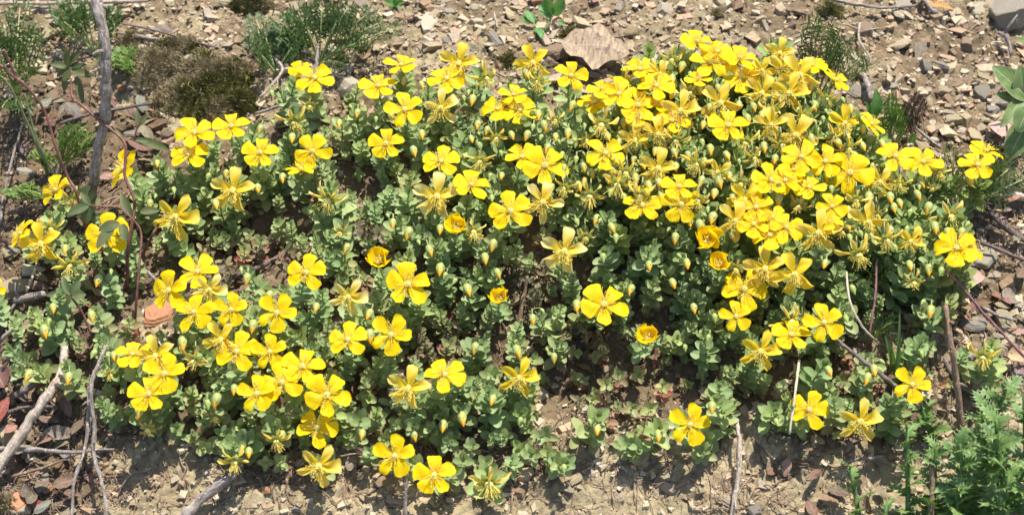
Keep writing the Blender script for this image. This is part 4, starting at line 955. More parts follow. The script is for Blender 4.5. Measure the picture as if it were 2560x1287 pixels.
stick('dead_stick', [(2450, 500, .012), (2490, 545, .015), (2530, 580, .012), (2580, 610, .01)], [11, 13, 15, 17], 'darkbark', 'knotty dark twig below the pale right stick')
stick('dead_stick', [(2440, 600, .01), (2500, 625, .014), (2560, 650, .01)], [8, 9, 9], 'darkbark', 'thin dark twig above the big grey rock')
stick('dead_stick', [(2460, 770, .012), (2500, 790, .014), (2540, 800, .012)], [8, 9, 7], 'bark', 'short grey twig beyond the purple stem')
stick('dead_stick', [(2060, -6, .008), (2130, 10, .01), (2210, 20, .008), (2290, 14, .008)], [9, 9, 8, 5], 'bark', 'long grey twig along the top edge')
stick('dead_stick', [(2304, -10, .01), (2325, 20, .012), (2356, 40, .008)], [12, 12, 10], 'bark', 'short thick grey twig at the top right')
stick('dead_stick', [(2495, 82, .012), (2518, 95, .014), (2528, 140, .008)], [10, 11, 9], 'bark', 'forked grey twig under the corner boulder', twigs=((4, .4, .3, .6, .02, .0014),))
stick('dead_stick', [(2150, 58, .01), (2148, 100, .01), (2175, 145, .008), (2172, 165, .004)], [6, 6, 6, 5], 'palebark', 'branched bleached twiglet beside the right frond', twigs=((3, -1, .1, .3, .02, .001), (4, 1, .1, .2, .02, .001)))
stick('dead_stick', [(2160, 190, .008), (2170, 215, .012), (2178, 250, .008)], [12, 18, 15], 'bark', 'stubby upright grey twig end right of the frond')
stick('dead_stick', [(2270, 300, .006), (2300, 330, .008), (2350, 370, .006)], [7, 8, 8], 'bark', 'curved grey twig on the right slope')
stick('dead_stick', [(690, 150, .01), (705, 180, .01), (650, 245, .006)], [7, 8, 8], 'palebark', 'bleached twig beside the top flowers')
stick('dead_stick', [(795, 120, .02), (792, 150, .016), (786, 200, .008)], [9, 9, 8], 'bark', 'short grey stub behind the top flowers')
stick('dead_stick', [(640, 285, .008), (700, 265, .01)], [8, 6], 'bark', 'grey twig stub at the moss edge')
stick('dead_stick', [(-10, 10, .01), (180, 8, .01), (370, 2, .008)], [9, 10, 8], 'palebark', 'pale twig along the top left edge')
stick('dead_stick', [(270, 55, .012), (380, 75, .012), (540, 120, .008)], [4, 5, 4], 'darkbark', 'thin dark twig behind the dead stick')
stick('dead_stick', [(300, 85, .01), (350, 92, .01), (395, 100, .008)], [9, 10, 8], 'bark', 'short grey twig above the moss clump')
stick('dead_stick', [(150, 310, .01), (230, 285, .015), (380, 258, .012)], [8, 9, 7], 'darkbark', 'dark twig lying behind the upright stick')
stick('dead_stick', [(0, 560, .02), (12, 480, .02), (30, 400, .02), (60, 300, .01)], [7, 7, 6, 5], 'bark', 'thin grey twig at the left edge')
stick('dead_stick', [(20, 535, .008), (60, 522, .012), (110, 515, .01)], [10, 11, 8], 'darkbark', 'dark twig under the feathery frond at left')
stick('dead_stick', [(40, 750, .012), (75, 742, .014), (118, 735, .012)], [20, 18, 15], 'bark', 'cut grey stick end above the left shoots', 'stick')
stick('dead_stick', [(0, 850, .012), (45, 810, .014)], [10, 9], 'bark', 'grey twig at the left edge below the rock')
stick('dead_stick', [(66, 730, .012), (82, 690, .014), (92, 655, .01)], [7, 6, 4], 'straw', 'straw coloured upright sliver by the left rock')
stick('dead_stick', [(345, 650, .02), (380, 690, .018), (395, 705, .012)], [8, 9, 8], 'bark', 'grey twig in the dark gap at left')
stick('dead_stick', [(300, 730, .012), (340, 660, .012), (350, 600, .01)], [14, 12, 9], 'darkbark', 'dark rotten twig under the rose stems')
stick('dead_stick', [(560, 700, .008), (640, 670, .008), (700, 640, .006)], [14, 13, 10], 'darkbark', 'dark log like twig in the left gap')
stick('dead_stick', [(850, 1140, .012), (890, 1133, .02), (935, 1130, .016)], [4, 4, 3], 'palebark', 'thin arching pale twig at the bottom fringe')
stick('dead_stick', [(2105, 1158, .008), (2150, 1148, .01), (2210, 1140, .008)], [7, 8, 7], 'bark', 'short grey twig on the soil left of the thistle')
stick('dead_stick', [(2360, 900, .012), (2400, 960, .012), (2470, 1010, .01)], [12, 13, 14], 'darkbark', 'dark twig behind the brown stalk')
stick('dead_stick', [(1500, 100, .006), (1560, 90, .006)], [5, 5], 'bark', 'tiny grey twig at top centre')
stick('dead_stick', [(1235, 30, .004), (1243, 70, .004)], [4, 4], 'palebark', 'pale root fibre at the top')

# ------------------------------------------------------------------ dead leaves
def dead_leaf(px, py, Lpx, color, label, group=None, wr=.5, ang=None, tilt=.1, h=.006, lobed=False, name='dead_leaf'):
    p = hit(px, py); p.z = gz(p.x, p.y) + h
    L = Lpx * pxm(p); a = R(ang) if ang is not None else random.uniform(0, 6.28)
    prof = (lambda v: max(.05, (math.sin(math.pi * v ** .9) ** .8) * (1 + .22 * math.sin(15 * v)))) if lobed else leafprof
    vs, fs, uv = blade(L, L * wr, prof, R(random.uniform(5, 22)), R(random.uniform(-30, -5)), 8, 12, random.uniform(-.25, .45), 0, random.gauss(0, .25), .09, 0, random.uniform(0, 6))
    vs = [v - Vector((L / 2, 0, 0)) for v in vs]
    b = MB(); b.add([v + Vector((0, 0, .0003)) for v in vs], fs, uv)
    b.tube([vs[4], vs[4] + Vector((-L * .12, 0, .001))], L * .012, 4)
    o = b.build(name, M['dead']); o.location = p
    o.rotation_euler = (.2 + random.gauss(0, tilt), random.gauss(0, tilt), a)
    o.color = (*color, 1)
    return tag(o, label, 'dead leaf', group)
BR, GY, PK, RD, TN = (.20, .135, .09), (.26, .215, .165), (.56, .36, .29), (.32, .09, .06), (.56, .40, .22)
for a in [(1488, 158, 172, (.38, .29, .19), 'large pale fallen leaf with dark spots at top centre', None, .74, -8, .06, .016, True), (2495, 350, 80, PK, 'pink fallen leaf behind the far right flowers', None, .8, 80, .1, .012),
          (1490, 8, 46, (.36, .18, .14), 'reddish brown curled leaf at the top edge', None, .5, 70), (2345, 45, 70, (.48, .26, .08), 'curled orange brown leaf at top right', None, .4, -15, .2, .01),
          (2540, 922, 62, TN, 'oval tan leaf with a dark vein at the right edge', None, .75, 0, .05, .012), (15, 1060, 80, RD, 'dark red leaf at the left edge', None, .45, 70, .3, .014),
          (10, 985, 90, (.20, .10, .08), 'dark maroon leaf by the left edge sticks', None, .7, 120, .2, .014), (155, 1100, 90, GY, 'grey curled leaf under the level twig', None, .4, 0),
          (185, 1010, 42, GY, 'grey oval leaf by the thin grey twig', None, .6, 80), (2525, 750, 70, GY, 'rolled brown leaf beyond the purple stem', None, .7, 30, .3), (2500, 760, 60, (.28, .13, .10), 'maroon folded leaf on the right rocks', None, .5, -50, .3),
          (2525, 520, 60, (.48, .2, .15), 'red brown leaf below the pale right stick', None, .6, 40, .2, .012), (2460, 560, 70, BR, 'dark brown leaf right of the cushion', None, .45, -20, .2),
          (2420, 715, 85, (.52, .32, .26), 'pinkish fallen leaf under the purple stem', None, .7, 10, .1, .012), (2460, 925, 60, (.45, .36, .3), 'pale brown leaf behind the brown stalk', None, .6, -40),
          (130, 1060, 60, BR, 'brown leaf under the thick pale stick', None, .5, 10), (60, 1130, 55, GY, 'grey leaf by the corner sticks', None, .5, 30), (880, 1170, 46, GY, 'crumpled grey leaf below the bottom fringe', None, .6, 70, .4),
          (450, 620, 60, GY, 'grey brown leaf in the left gap', None, .6, 120, .3), (410, 80, 50, GY, 'bluish grey leaf above the moss', None, .5, 0), (2545, 700, 60, BR, 'brown leaf at the right edge', None, .5, 60, .3),
          (165, 1215, 70, BR, 'brown crumpled leaf between the twigs at the bottom left', None, .5, 40, .3), (95, 1265, 40, RD, 'maroon curled scrap in the bottom left corner', None, .6, 0, .3)]:
    dead_leaf(*a)
zones = [('bottom left corner', [(0, 960), (230, 1020), (240, 1287), (0, 1287)], 34), ('left edge', [(0, 480), (140, 620), (330, 620), (320, 800), (0, 780)], 22), ('ground right of the cushion', [(2380, 480), (2560, 470), (2560, 1020), (2380, 980)], 26),
         ('upper left', [(0, 220), (400, 250), (420, 450), (0, 480)], 34), ('soil beneath the cushion', [(420, 600), (880, 640), (1100, 860), (1600, 880), (1600, 960), (1100, 900), (700, 700)], 24), ('soil left of the thistle', [(1900, 1120), (2150, 1100), (2240, 1287), (1900, 1287)], 10)]
for (zn, P, n) in zones:
    k = 0
    while k < n:
        x = random.uniform(0, 2560); y = random.uniform(250, 1287)
        if not poly_in(x, y, P): continue
        k += 1; c = random.choice((BR, BR, GY, (.25, .165, .105), (.33, .24, .16)))
        nm = 'grey' if c is GY else 'brown'
        dead_leaf(x, y, random.uniform(26, 62), tuple(q * random.uniform(.8, 1.15) for q in c), f"small {nm} dead leaf littering the {zn}", f"{nm} leaf litter, {zn}", random.uniform(.35, .6), None, .3, random.uniform(.003, .010))
# fibres and bits: uncountable
def fibres(n):
    b = MB()
    for k in range(n):
        r_ = random.random()
        if r_ < .30: x, y = random.uniform(0, 300), random.uniform(450, 1287)
        elif r_ < .55: x, y = random.uniform(300, 2200), random.uniform(1080, 1287)
        elif r_ < .72: x, y = random.uniform(2300, 2560), random.uniform(380, 1100)
        elif r_ < .90:
            g = random.choice(GAPS); x = sum(p[0] for p in g) / len(g) + random.gauss(0, 80); y = sum(p[1] for p in g) / len(g) + random.gauss(0, 45)
        else: x, y = random.uniform(0, 2560), random.uniform(0, 300)
        p = hit(x, y); L = random.uniform(.006, .035); a = random.uniform(0, 6.28); pts = []
        q = Vector((p.x, p.y, 0)); da = 0
        for i in range(6):
            pts.append(Vector((q.x, q.y, gz(q.x, q.y) + .0008 + random.uniform(0, .002)))); da += random.gauss(0, .3); q += Vector((math.cos(a + da), math.sin(a + da), 0)) * L / 5
        r = random.choice((.00018, .00022, .0003, .0003, .0004, .0006)); b.tube(pts, [r, r, r, r, r, r * .6], 4, (random.random(), random.random(), 0))
    o = b.build('plant_debris', M['litter']); tag(o, 'fine dry rootlets and stem bits scattered over the soil', 'debris', kind='stuff')
fibres(2300)

# ------------------------------------------------------------------ feathery herbs
def feather(px, py, tips, mat, label, name='feathery_herb', seg=.0075, h=.004, dens=1.0, width=.0015, stemw=.0011, cat='feathery herb', levels=2):
    """tips: (px, py, height) frond tips; one leaf mesh per frond, stalks in one"""
    base = hit(px, py, 0); base.z = gz(base.x, base.y)
    root = empty(name, Matrix.Translation(base))
    for (tx, ty, th, fw) in tips:
        T = hit(tx, ty, th) - base; mid = T * .5 + Vector((0, 0, T.length * .12)); b = MB(); st = MB()
        curve = lambda t: mid * 2 * t * (1 - t) + T * t * t
        st.tube([curve(i / 6) for i in range(7)], [stemw * (1 - .6 * i / 6) for i in range(7)], 5)
        st.build('leaf_stalk', M['petiole'], root)
        W = fw; npn = int(9 * dens)
        for i in range(npn):
            t = .42 + .58 * i / (npn - 1); p = curve(t); ax = (curve(min(1, t + .05)) - curve(t - .05)).normalized()
            side = ax.cross(Vector((0, 0, 1))); side = side.normalized() if side.length > .1 else Vector((1, 0, 0))
            nrm = side.cross(ax)
            for sg in (-1, 1):
                L = W * (1 - .75 * ((t - .42) / .58)) * random.uniform(.8, 1.15)
                d = (side * sg + ax * .75 + nrm * random.gauss(.1, .2)).normalized()
                b.tube([p, p + d * L], [.00035, .0002], 3, cap=False)
                ns = max(2, int(L / .0042))
                for j in range(1, ns + 1):
                    q = p + d * L * j / ns
                    for s2 in (-1, 1):
                        d2 = (d * .9 + (side * sg).cross(nrm) * 0 + nrm.cross(d) * s2 * .75 + nrm * random.gauss(.15, .35)).normalized()
                        ll = seg * random.uniform(.6, 1.1)
                        wv = nrm.cross(d2).normalized() * width * .5
                        m_ = q + d2 * ll * .5
                        b.add([q - wv * .5, q + wv * .5, m_ + wv, m_ - wv, q + d2 * ll + nrm * random.gauss(0, .0006)], [(0, 1, 2, 3), (3, 2, 4)])
                        d3 = (d2 + nrm.cross(d2) * s2 * .7).normalized(); e = m_ + d3 * ll * .55; w3 = nrm.cross(d3).normalized() * width * .4
                        b.add([m_ - w3, m_ + w3, e], [(0, 1, 2)])
        b.build('frond', M[mat], root, smooth=False)
    return tag(root, label, cat)
feather(800, 165, [(700, 55, .03, .020), (745, 30, .035, .022), (805, 22, .04, .022), (870, 20, .04, .022), (920, 35, .035, .022), (985, 75, .03, .020), (860, 160, .02, .012), (890, 110, .03, .018), (770, 75, .03, .020), (840, 60, .035, .022), (945, 60, .035, .02)], 'feather', 'large dark green feathery herb at the top left of centre', dens=.95)
feather(690, 190, [(640, 50, .02, .016), (665, 95, .02, .018), (655, 140, .02, .016), (700, 85, .02, .018), (730, 120, .02, .014), (740, 90, .02, .016)], 'feather', 'sparser feathery herb left of the large one', dens=.9)
feather(45, 250, [(10, 60, .05, .026), (40, 110, .05, .026), (85, 90, .04, .022), (20, 180, .05, .026), (75, 190, .04, .024), (-10, 120, .05, .026), (50, 20, .03, .022), (60, 270, .04, .02), (5, 270, .04, .024)], 'feather', 'dark blurred feathery herb at the top left edge', dens=.8)
feather(235, 130, [(145, 25, .03, .020), (180, 10, .03, .020), (200, 60, .03, .020), (160, 55, .03, .02), (220, 30, .03, .02), (280, 70, .02, .016), (285, 30, .02, .016), (290, 150, .01, .014)], 'feather', 'feathery herb behind the dead grey stick', dens=.85)
feather(345, 185, [(300, 140, .015, .012), (325, 150, .015, .012), (310, 165, .015, .012)], 'feather_light', 'small green feathery sprig beside the moss')
feather(150, 420, [(175, 330, .03, .012), (200, 325, .03, .012), (222, 345, .03, .012), (225, 372, .02, .010), (160, 350, .03, .010), (90, 395, .02, .010), (130, 400, .02, .012), (195, 350, .03, .013)], 'feather_light', 'bright green feathery tuft between the rose stem and the stick', dens=1.2)
feather(150, 510, [(15, 484, .03, .010), (60, 475, .03, .012)], 'feather_light', 'bright fern like frond above the left edge flowers', dens=2.0, seg=.004)
feather(2030, 275, [(2028, 60, .07, .016), (2060, 75, .07, .018), (2095, 100, .07, .020), (2125, 120, .065, .020), (2150, 150, .06, .018), (2165, 172, .06, .014), (2085, 130, .065, .02)], 'feather', 'dark fine feathery frond rising behind the right mound', seg=.013, width=.0009, dens=1.0)
feather(2390, 560, [(2375, 380, .05, .014), (2410, 420, .05, .016), (2475, 410, .05, .018), (2520, 425, .045, .018), (2555, 450, .04, .018), (2460, 460, .045, .016), (2350, 440, .05, .012), (2500, 385, .05, .014)], 'feather', 'wiry dark fronds around the far right flowers', seg=.010, width=.0008, dens=.8)
feather(2200, 730, [(2160, 672, .045, .012), (2150, 700, .045, .014), (2175, 655, .045, .012)], 'feather', 'thin wiry frond inside the right flank', seg=.009, width=.0008, dens=.9)
feather(2170, 860, [(2195, 790, .03, .012), (2210, 830, .03, .012), (2230, 805, .03, .01)], 'feather', 'thin wiry frond by the grass blades', seg=.009, width=.0008, dens=.9)
feather(2220, 380, [(2235, 275, .03, .006), (2245, 290, .03, .006), (2225, 250, .035, .006)], 'feather_light', 'pale green divided sprout on the right shoulder', seg=.009, dens=.6)
feather(2230, 375, [(2290, 250, .04, .007), (2300, 262, .04, .007), (2310, 275, .035, .006)], 'brownfeather', 'brownish tufted sprout on the right shoulder', seg=.009, dens=.8)

# ------------------------------------------------------------------ moss
def moss(px, py, rx, ry, h, n, label, mats=('moss', 'mossdry'), split=None):
    c = hit(px, py); c.z = gz(c.x, c.y); k = pxm(c); RX = rx * k; RY = ry * k / math.sin(R(54))
    b = MB(); seg = 28; vs = [Vector((0, 0, h))]; fs = []
    rings = 7; off = random.uniform(0, 50)
    for i in range(1, rings + 1):
        for j in range(seg):
            a = 2 * math.pi * j / seg; rr = i / rings; rn = 1 + .55 * mnoise.noise(Vector((math.cos(a) * 1.8, math.sin(a) * 1.8, off)))
            x = math.cos(a) * RX * rr * rn; y = math.sin(a) * RY * rr * rn
            z = (gz(c.x + x, c.y + y) - c.z) + h * (1 - rr ** 2.2) * (1 + 1.1 * mnoise.noise(Vector((x * 70, y * 70, off)))) - (.002 if i == rings else 0)
            vs.append(Vector((x, y, z)))
    for j in range(seg): fs.append((0, 1 + j, 1 + (j + 1) % seg))
    for i in range(rings - 1):
        for j in range(seg):
            a_ = 1 + i * seg; fs.append((a_ + j, a_ + seg + j, a_ + seg + (j + 1) % seg, a_ + (j + 1) % seg))
    b.add(vs, fs, None, mi=0)
    for _ in range(n):
        f = fs[random.randrange(len(fs))]; w_ = [random.random() for _ in f]; s_ = sum(w_); p = sum((vs[q] * (ww / s_) for q, ww in zip(f, w_)), Vector())
        d = Vector((random.gauss(0, .9), random.gauss(0, .9), 1)).normalized(); L = random.uniform(.002, .0075)
        s_ = d.orthogonal().normalized() * .00045; e = p + d * L + Vector((random.gauss(0, .001), random.gauss(0, .001), 0))
        nz = mnoise.noise(Vector((p.x * 40, p.y * 40, off + 9)))
        b.add([p - s_, p + s_, (p + e) / 2 + s_ * 1.4 + Vector((0, 0, .0004)), e], [(0, 1, 2), (0, 2, 3)], None, mi=1 if (nz > .12 or (split and p.x < split)) else 0)
    for _ in range(int(n / 260)):
        q = random.choice(vs[1:]); a = random.uniform(0, 6.28); L = random.uniform(.004, .014); d = Vector((math.cos(a), math.sin(a), random.uniform(-.1, .5)))
        b.tube([q + Vector((0, 0, .002)), q + d * L * .5 + Vector((0, 0, .003)), q + d * L + Vector((0, 0, .002))], .0003, 3, mi=1)
    o = b.build('moss_clump', [M[mats[0]], M[mats[1]]]); o.location = c
    tag(o, label, 'moss')
moss(520, 222, 126, 80, .013, 15000, 'big dark olive moss clump at upper left', split=-.02)
moss(390, 170, 80, 50, .009, 6000, 'pale dry moss clump left of the olive one', ('mossdry', 'mossdry'))
moss(600, 262, 48, 26, .009, 2600, 'small olive moss tuft at the right foot of the big clump')
moss(440, 128, 62, 22, .007, 2600, 'dry mossy fringe above the big clump', ('mossdry', 'moss'))
moss(330, 118, 36, 22, .006, 1500, 'dry moss tuft just right of the dead stick', ('mossdry', 'mossdry'))
moss(400, 262, 26, 12, .006, 700, 'pale dry moss scrap below the pale clump', ('mossdry', 'mossdry'))
moss(630, 22, 58, 30, .012, 2600, 'dark moss patch at the top edge')
moss(1430, 92, 30, 14, .005, 700, 'low olive moss tuft above the spotted leaf')
moss(1790, 42, 22, 10, .004, 400, 'tiny olive moss tuft at the top')
moss(2075, 42, 40, 18, .006, 900, 'brown moss patch at upper right')
moss(1270, 160, 20, 12, .004, 400, 'small moss tuft behind the crest')
moss(10, 1262, 26, 18, .006, 500, 'yellowish moss in the bottom left corner')

# ------------------------------------------------------------------ grass, weeds, broad leaves
def blade_plant(px, py, leaves, mat, label, name, cat, part='leaf', stem=None, stemmat='petiole', serr=False):
    """leaves: base px,py,h -> tip px,py,h , width px"""
    B = hit(px, py, 0); B.z = gz(B.x, B.y); root = empty(name, Matrix.Translation(B))
    if stem:
        t = MB(); pts = [hit(a, b, c) - B for a, b, c in stem]; t.tube([Vector((0, 0, -.003))] + pts, [.0013] + [.0012 - .0006 * i / len(pts) for i in range(len(pts))], 6); t.build('stem', M[stemmat], root)
    for (x0, y0, h0, x1, y1, h1, wd) in leaves:
        A = hit(x0, y0, h0) - B; T = hit(x1, y1, h1) - B; d = T - A; L = d.length; k = pxm(B)
        prof = leafprof if part != 'blade' else (lambda v: max(.04, (1 - v) ** .5))
        if serr: prof = lambda v: max(.03, leafprof(v) * (1 + .13 * (1 if int(v * 16) % 2 else -1)))
        vs, fs, uv = blade(L, wd * k, prof, R(12), R(-16), 6, 16, .25, 0, random.gauss(0, .15), .05, 0, random.uniform(0, 6))
        x = d.normalized(); z = (TOCAM + Vector((0, 0, .6)) + RT * random.uniform(-.4, .4)); z = (z - x * z.dot(x)).normalized(); y = z.cross(x)
        m = Matrix.Translation(A) @ Matrix((x, y, z)).transposed().to_4x4()
        b = MB(); b.add(xf(vs, m), fs, uv); b.build(part, M[mat], root)
    return tag(root, label, cat)
blade_plant(2235, 985, [(2235, 985, .0, 2252, 780, .06, 14), (2228, 930, .01, 2218, 840, .05, 26), (2246, 950, .01, 2262, 870, .03, 10)], 'grass', 'green grass blades standing right of the cushion', 'grass_tuft', 'grass', 'blade')
blade_plant(2250, 1070, [(2232, 1060, .0, 2232, 975, .02, 14), (2250, 1070, .0, 2255, 1000, .02, 16), (2208, 1028, 0, 2212, 960, .02, 8)], 'straw', 'pale dry grass stubs below the green blades', 'grass_tuft', 'dry grass', 'blade')
blade_plant(1350, 90, [(1380, 40, .012, 1360, -10, .03, 30), (1385, 40, .012, 1410, -5, .03, 30), (1375, 45, .012, 1345, 15, .02, 22), (1340, 60, .006, 1310, 25, .012, 22), (1345, 70, .006, 1355, 95, .006, 20), (1340, 55, .006, 1300, 45, .008, 20), (1395, 55, .008, 1412, 60, .006, 14), (1350, 70, 0, 1340, 82, .005, 20)], 'weed', 'small bright green weed at the top centre edge', 'weed', 'weed', stem=[(1372, 60, .008), (1382, 30, .014)], serr=True)
blade_plant(990, 15, [(990, 15, .002, 962, 4, .01, 16), (990, 15, .002, 1010, 3, .01, 16), (990, 15, .002, 985, -8, .012, 14), (992, 14, .002, 1000, 18, .008, 10)], 'weed', 'green seedling cut off by the top edge', 'weed', 'weed')
blade_plant(2185, 300, [(2188, 295, .01, 2190, 222, .03, 34), (2180, 290, .01, 2166, 255, .02, 14), (2192, 290, .01, 2205, 250, .02, 16)], 'weed', 'toothed green leaf sprout on the right shoulder', 'weed', 'weed', serr=True)
blade_plant(2277, 360, [(2277, 358, .004, 2282, 332, .014, 22)], 'weed', 'single round toothed green leaf on the right slope', 'weed', 'weed', serr=True)
blade_plant(2560, 330, [(2570, 250, .06, 2482, 165, .075, 62), (2560, 245, .06, 2550, 165, .08, 50), (2570, 240, .06, 2600, 120, .08, 60), (2560, 260, .05, 2490, 235, .065, 34), (2570, 260, .06, 2575, 420, .035, 90), (2570, 300, .06, 2520, 400, .04, 60),
 (2560, 240, .06, 2502, 318, .055, 34), (2575, 110, .07, 2540, 100, .08, 20), (2570, 270, .07, 2545, 330, .06, 60), (2590, 300, .05, 2590, 420, .03, 70)], 'broad', 'broad leaved green plant with oval leaves at the right edge', 'broad_leaved_plant', 'plant', stem=[(2565, 300, .04), (2568, 240, .06), (2575, 110, .07), (2585, 60, .08)], stemmat='rosestem')

# ------------------------------------------------------------------ thorny rose
def rose_stem(name, pts, wpx, label, leaflets, thorns=12):
    P = [hit(a, b, c) for a, b, c in pts]; B = P[0].copy(); root = empty(name, Matrix.Translation(B)); fine = []
    for i in range(len(P) - 1):
        p0 = P[max(i - 1, 0)]; p1 = P[i]; p2 = P[i + 1]; p3 = P[min(i + 2, len(P) - 1)]
        for s in range(6):
            t = s / 6; fine.append(.5 * ((2 * p1) + (p2 - p0) * t + (2 * p0 - 5 * p1 + 4 * p2 - p3) * t * t + (3 * p1 - p0 - 3 * p2 + p3) * t ** 3) - B)
    fine.append(P[-1] - B); r0 = wpx * pxm(B) / 2
    t = MB(); t.tube(fine, [r0 * (1 - .35 * i / len(fine)) for i in range(len(fine))], 8, wob=.05); t.build('stem', M['rosestem'], root)
    if thorns:
        th = MB()
        for _ in range(thorns):
            q = random.choice(fine[1:]); d = Vector((random.gauss(0, 1), random.gauss(0, .5), random.gauss(.2, .5))).normalized()
            th.tube([q, q + d * r0 * random.uniform(1.4, 3.2)], [r0 * .35, r0 * .03], 5, cap=False)
        th.build('thorns', M['thorn'], root)
    for (x0, y0, h0, x1, y1, h1, wd) in leaflets:
        A = hit(x0, y0, h0) - B; T = hit(x1, y1, h1) - B; d = T - A; L = d.length
        vs, fs, uv = blade(L, wd * pxm(B), lambda v: max(.03, leafprof(v) * (1 + .07 * (1 if int(v * 18) % 2 else -1))), R(10), R(-18), 4, 18, .35)
        x = d.normalized(); z = TOCAM + Vector((0, 0, .8)) + RT * random.uniform(-.5, .5); z = (z - x * z.dot(x)).normalized()
        b = MB(); b.add(xf(vs, Matrix.Translation(A) @ Matrix((x, z.cross(x), z)).transposed().to_4x4()), fs, uv); b.build('leaflet', M['rose'], root)
    return tag(root, label, 'rose stem')
rose_stem('rose_stem', [(225, 640, .0), (212, 560, .03), (190, 480, .055), (168, 440, .06), (140, 370, .08), (110, 275, .10), (60, 210, .12), (42, 195, .12), (10, 125, .14)], 9, 'thorny red brown rose stem arching at the left edge', [], 40)
stick('green_stem', [(120, 440, .0), (100, 380, .03), (60, 290, .06), (20, 210, .09), (-15, 180, .10)], [9, 8, 7, 6, 5], 'greenbark', 'slender pale green stem arching at the left edge', 'stem')
stick('green_stem', [(150, 470, .0), (105, 380, .04), (80, 310, .06), (62, 235, .08)], [7, 6, 5, 4], 'greenbark', 'thin upright stem inside the left feathery herb', 'stem')
rose_stem('rose_stem', [(46, 202, .118), (20, 180, .125), (-15, 150, .13)], 8, 'short pinkish rose branch at the left edge', [], 6)
rose_stem('rose_stem', [(320, 745, .0), (318, 640, .04), (330, 560, .06), (336, 500, .07), (312, 440, .08), (314, 395, .085), (308, 352, .09), (250, 303, .095), (200, 260, .10), (180, 240, .10), (178, 195, .105)], 9, 'rose stem with a leaf rosette beside the dead stick',
  [(172, 168, .105, 125, 160, .11, 20), (172, 168, .105, 165, 122, .12, 18), (172, 165, .105, 200, 130, .12, 22), (172, 170, .105, 140, 192, .10, 20), (175, 175, .10, 158, 230, .09, 22), (180, 178, .10, 235, 192, .10, 22), (180, 175, .105, 215, 160, .11, 16), (190, 190, .10, 208, 258, .09, 20)], 18)
rose_stem('rose_stem', [(335, 840, .0), (342, 740, .03), (350, 640, .05), (352, 580, .06), (328, 545, .07), (300, 520, .075), (262, 516, .08), (222, 514, .08)], 7, 'dark rose shoot with toothed leaflets over the left flower',
  [(222, 514, .08, 168, 535, .08, 26), (222, 516, .08, 215, 562, .07, 26), (225, 512, .08, 200, 480, .085, 18), (300, 560, .075, 245, 575, .075, 30), (285, 570, .075, 240, 620, .07, 30), (305, 560, .075, 316, 600, .07, 24), (330, 545, .07, 300, 480, .08, 24), (330, 480, .08, 355, 490, .07, 20), (350, 530, .06, 400, 525, .06, 22)], 8)
rose_stem('rose_stem', [(355, 640, .02), (380, 590, .045), (400, 555, .05), (415, 530, .05)], 8, 'short brown rose branch reaching the curled flower', [], 4)
rose_stem('rose_stem', [(250, 900, .0), (215, 800, .02), (180, 745, .035), (165, 735, .04)], 7, 'low rose shoot with leaflets above the left sticks', [(180, 742, .04, 215, 735, .04, 26), (178, 740, .04, 165, 765, .035, 18), (175, 738, .04, 110, 735, .035, 20), (178, 735, .04, 200, 700, .045, 24), (176, 738, .04, 155, 690, .045, 20)], 4)
rose_stem('rose_stem', [(335, 352, .09), (340, 330, .095), (350, 300, .10)], 5, 'reddish rose shoot tip with young leaves', [(345, 320, .095, 342, 272, .10, 14), (348, 315, .095, 368, 285, .10, 16), (335, 350, .09, 372, 352, .09, 14), (335, 350, .09, 430, 375, .07, 26), (310, 350, .09, 285, 318, .09, 8)], 4)

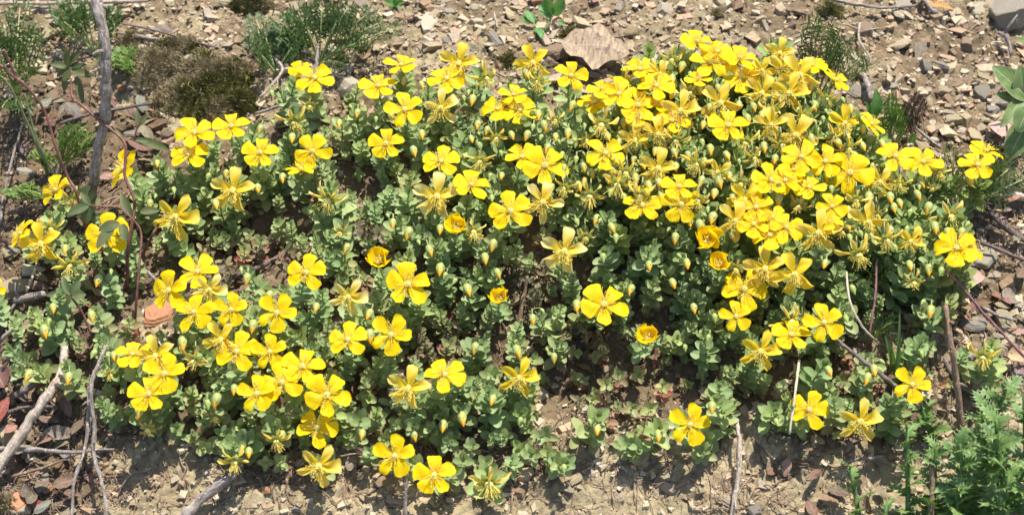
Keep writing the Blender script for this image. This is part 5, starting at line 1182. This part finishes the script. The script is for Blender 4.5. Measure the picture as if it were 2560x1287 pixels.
# ------------------------------------------------------------------ thistles
def thistle(bx, by, tx, ty, th, label, n=9, Lf=.028, lean=0):
    B = hit(bx, by, 0); B.z = gz(B.x, B.y); T = hit(tx, ty, th) - B; root = empty('thistle', Matrix.Translation(B))
    t = MB(); t.tube([T * (i / 6) for i in range(7)], [.0024 - .0012 * i / 6 for i in range(7)], 7); t.build('stem', M['thistle'], root)
    H = T.length; ax = T.normalized(); side = ax.orthogonal().normalized()
    for i in range(n):
        q = (i + .5) / n; p = T * (.05 + .95 * q); a = i * 2.4 + random.gauss(0, .3); L = Lf * .80 * (1.1 - .55 * q) * random.uniform(.8, 1.2)
        el = R(20) + R(45) * q
        # spiny lobed leaf: centre strip plus triangular lobes each ending in a spine
        b = MB(); d0 = 0; nl = 5; pts = []
        x = z = 0; e = el
        for k in range(nl * 2 + 1):
            v = k / (nl * 2); pts.append((x, z, e)); e = el - R(45) * v; x += L / (nl * 2) * math.cos(e); z += L / (nl * 2) * math.sin(e)
        wv = lambda v: L * .105 * (1 - v) ** .6 + .0004
        vs = []; fs = []
        for k, (x, z, e) in enumerate(pts):
            v = k / (nl * 2); w_ = wv(v) * (1.25 if k % 2 else .85)
            vs += [Vector((x, -w_, z + w_ * .5)), Vector((x, 0, z)), Vector((x, w_, z + w_ * .5))]
            if k: o = 3 * k; fs += [(o - 3, o - 2, o + 1, o), (o - 2, o - 1, o + 2, o + 1)]
        b.add(vs, fs)
        for k in range(1, nl * 2, 2):
            v = k / (nl * 2)
            for s in (-1, 1):
                o0 = vs[3 * (k - 1) + (0 if s < 0 else 2)]; o1 = vs[3 * min(k + 1, nl * 2) + (0 if s < 0 else 2)]
                c = (o0 + o1) / 2; tip = c + Vector((L * .05, s * wv(v) * 3.0, random.uniform(-.2, 1.3) * wv(v))); m1 = o0 * .6 + tip * .4 + Vector((-.0006, s * .0007, 0)); m2 = o1 * .65 + tip * .35
                b.add([o0, o1, m2, tip, m1], [(0, 1, 2, 4), (4, 2, 3)])
                b.add([tip - Vector((.0003, 0, 0)), tip + Vector((.0003, 0, 0)), tip + (tip - c).normalized() * .0018 + Vector((.001, 0, .0006))], [(0, 1, 2)], mi=1)
        tipv = pts[-1]; b.add([Vector((tipv[0] - .001, -.0005, tipv[1])), Vector((tipv[0] - .001, .0005, tipv[1])), Vector((tipv[0] + .0035, 0, tipv[1]))], [(0, 1, 2)], mi=1)
        m = Matrix.Translation(p) @ frame(ax, side).to_4x4() @ Matrix.Rotation(a, 4, 'Z') @ Matrix.Rotation(random.gauss(0, .3), 4, 'X')
        b.v = [tuple(m @ Vector(v)) for v in b.v]
        b.build('leaf', [M['thistle'], M['petiole']], root, smooth=False)
    return tag(root, label, 'thistle', 'spiny thistles in the bottom right corner')
TH = [(2165, 1400, 2125, 1160, .035, 10, .022, 'slender spiny thistle shoot furthest left in the corner'), (2270, 1400, 2268, 1060, .06, 15, .022, 'tall narrow thistle shoot left of the cut stalk'),
 (2330, 1330, 2340, 1120, .06, 12, .028, 'thistle shoot directly behind the cut stalk'), (2420, 1330, 2400, 1110, .07, 14, .032, 'thistle shoot at the foot of the brown stalk'),
 (2500, 1300, 2490, 1050, .09, 15, .034, 'large thistle shoot in the middle of the corner clump'), (2570, 1280, 2560, 990, .09, 15, .034, 'thistle shoot cut off by the right edge'),
 (2470, 1200, 2455, 1010, .07, 12, .03, 'pale topped thistle shoot right of the brown stalk'), (2400, 1440, 2390, 1210, .05, 14, .034, 'low thistle shoot at the bottom edge below the brown stalk'),
 (2520, 1440, 2520, 1180, .07, 15, .036, 'low bushy thistle in the bottom right corner'), (2340, 1120, 2300, 1010, .025, 8, .03, 'trailing thistle leaves under the dark diagonal twig'),
 (2460, 1120, 2520, 960, .05, 10, .032, 'thistle shoot nearest the tan oval leaf'), (2215, 1440, 2215, 1262, .03, 6, .024, 'tiny thistle tip at the bottom edge'),
 (2580, 1420, 2580, 1150, .07, 14, .036, 'thistle at the lower right frame edge'), (2300, 1440, 2330, 1230, .04, 12, .03, 'low thistle rosette beside the tall narrow one')]
for (bx, by, tx, ty, th, n, lf, lb) in TH: thistle(bx, by, tx, ty, th, lb, n, lf)
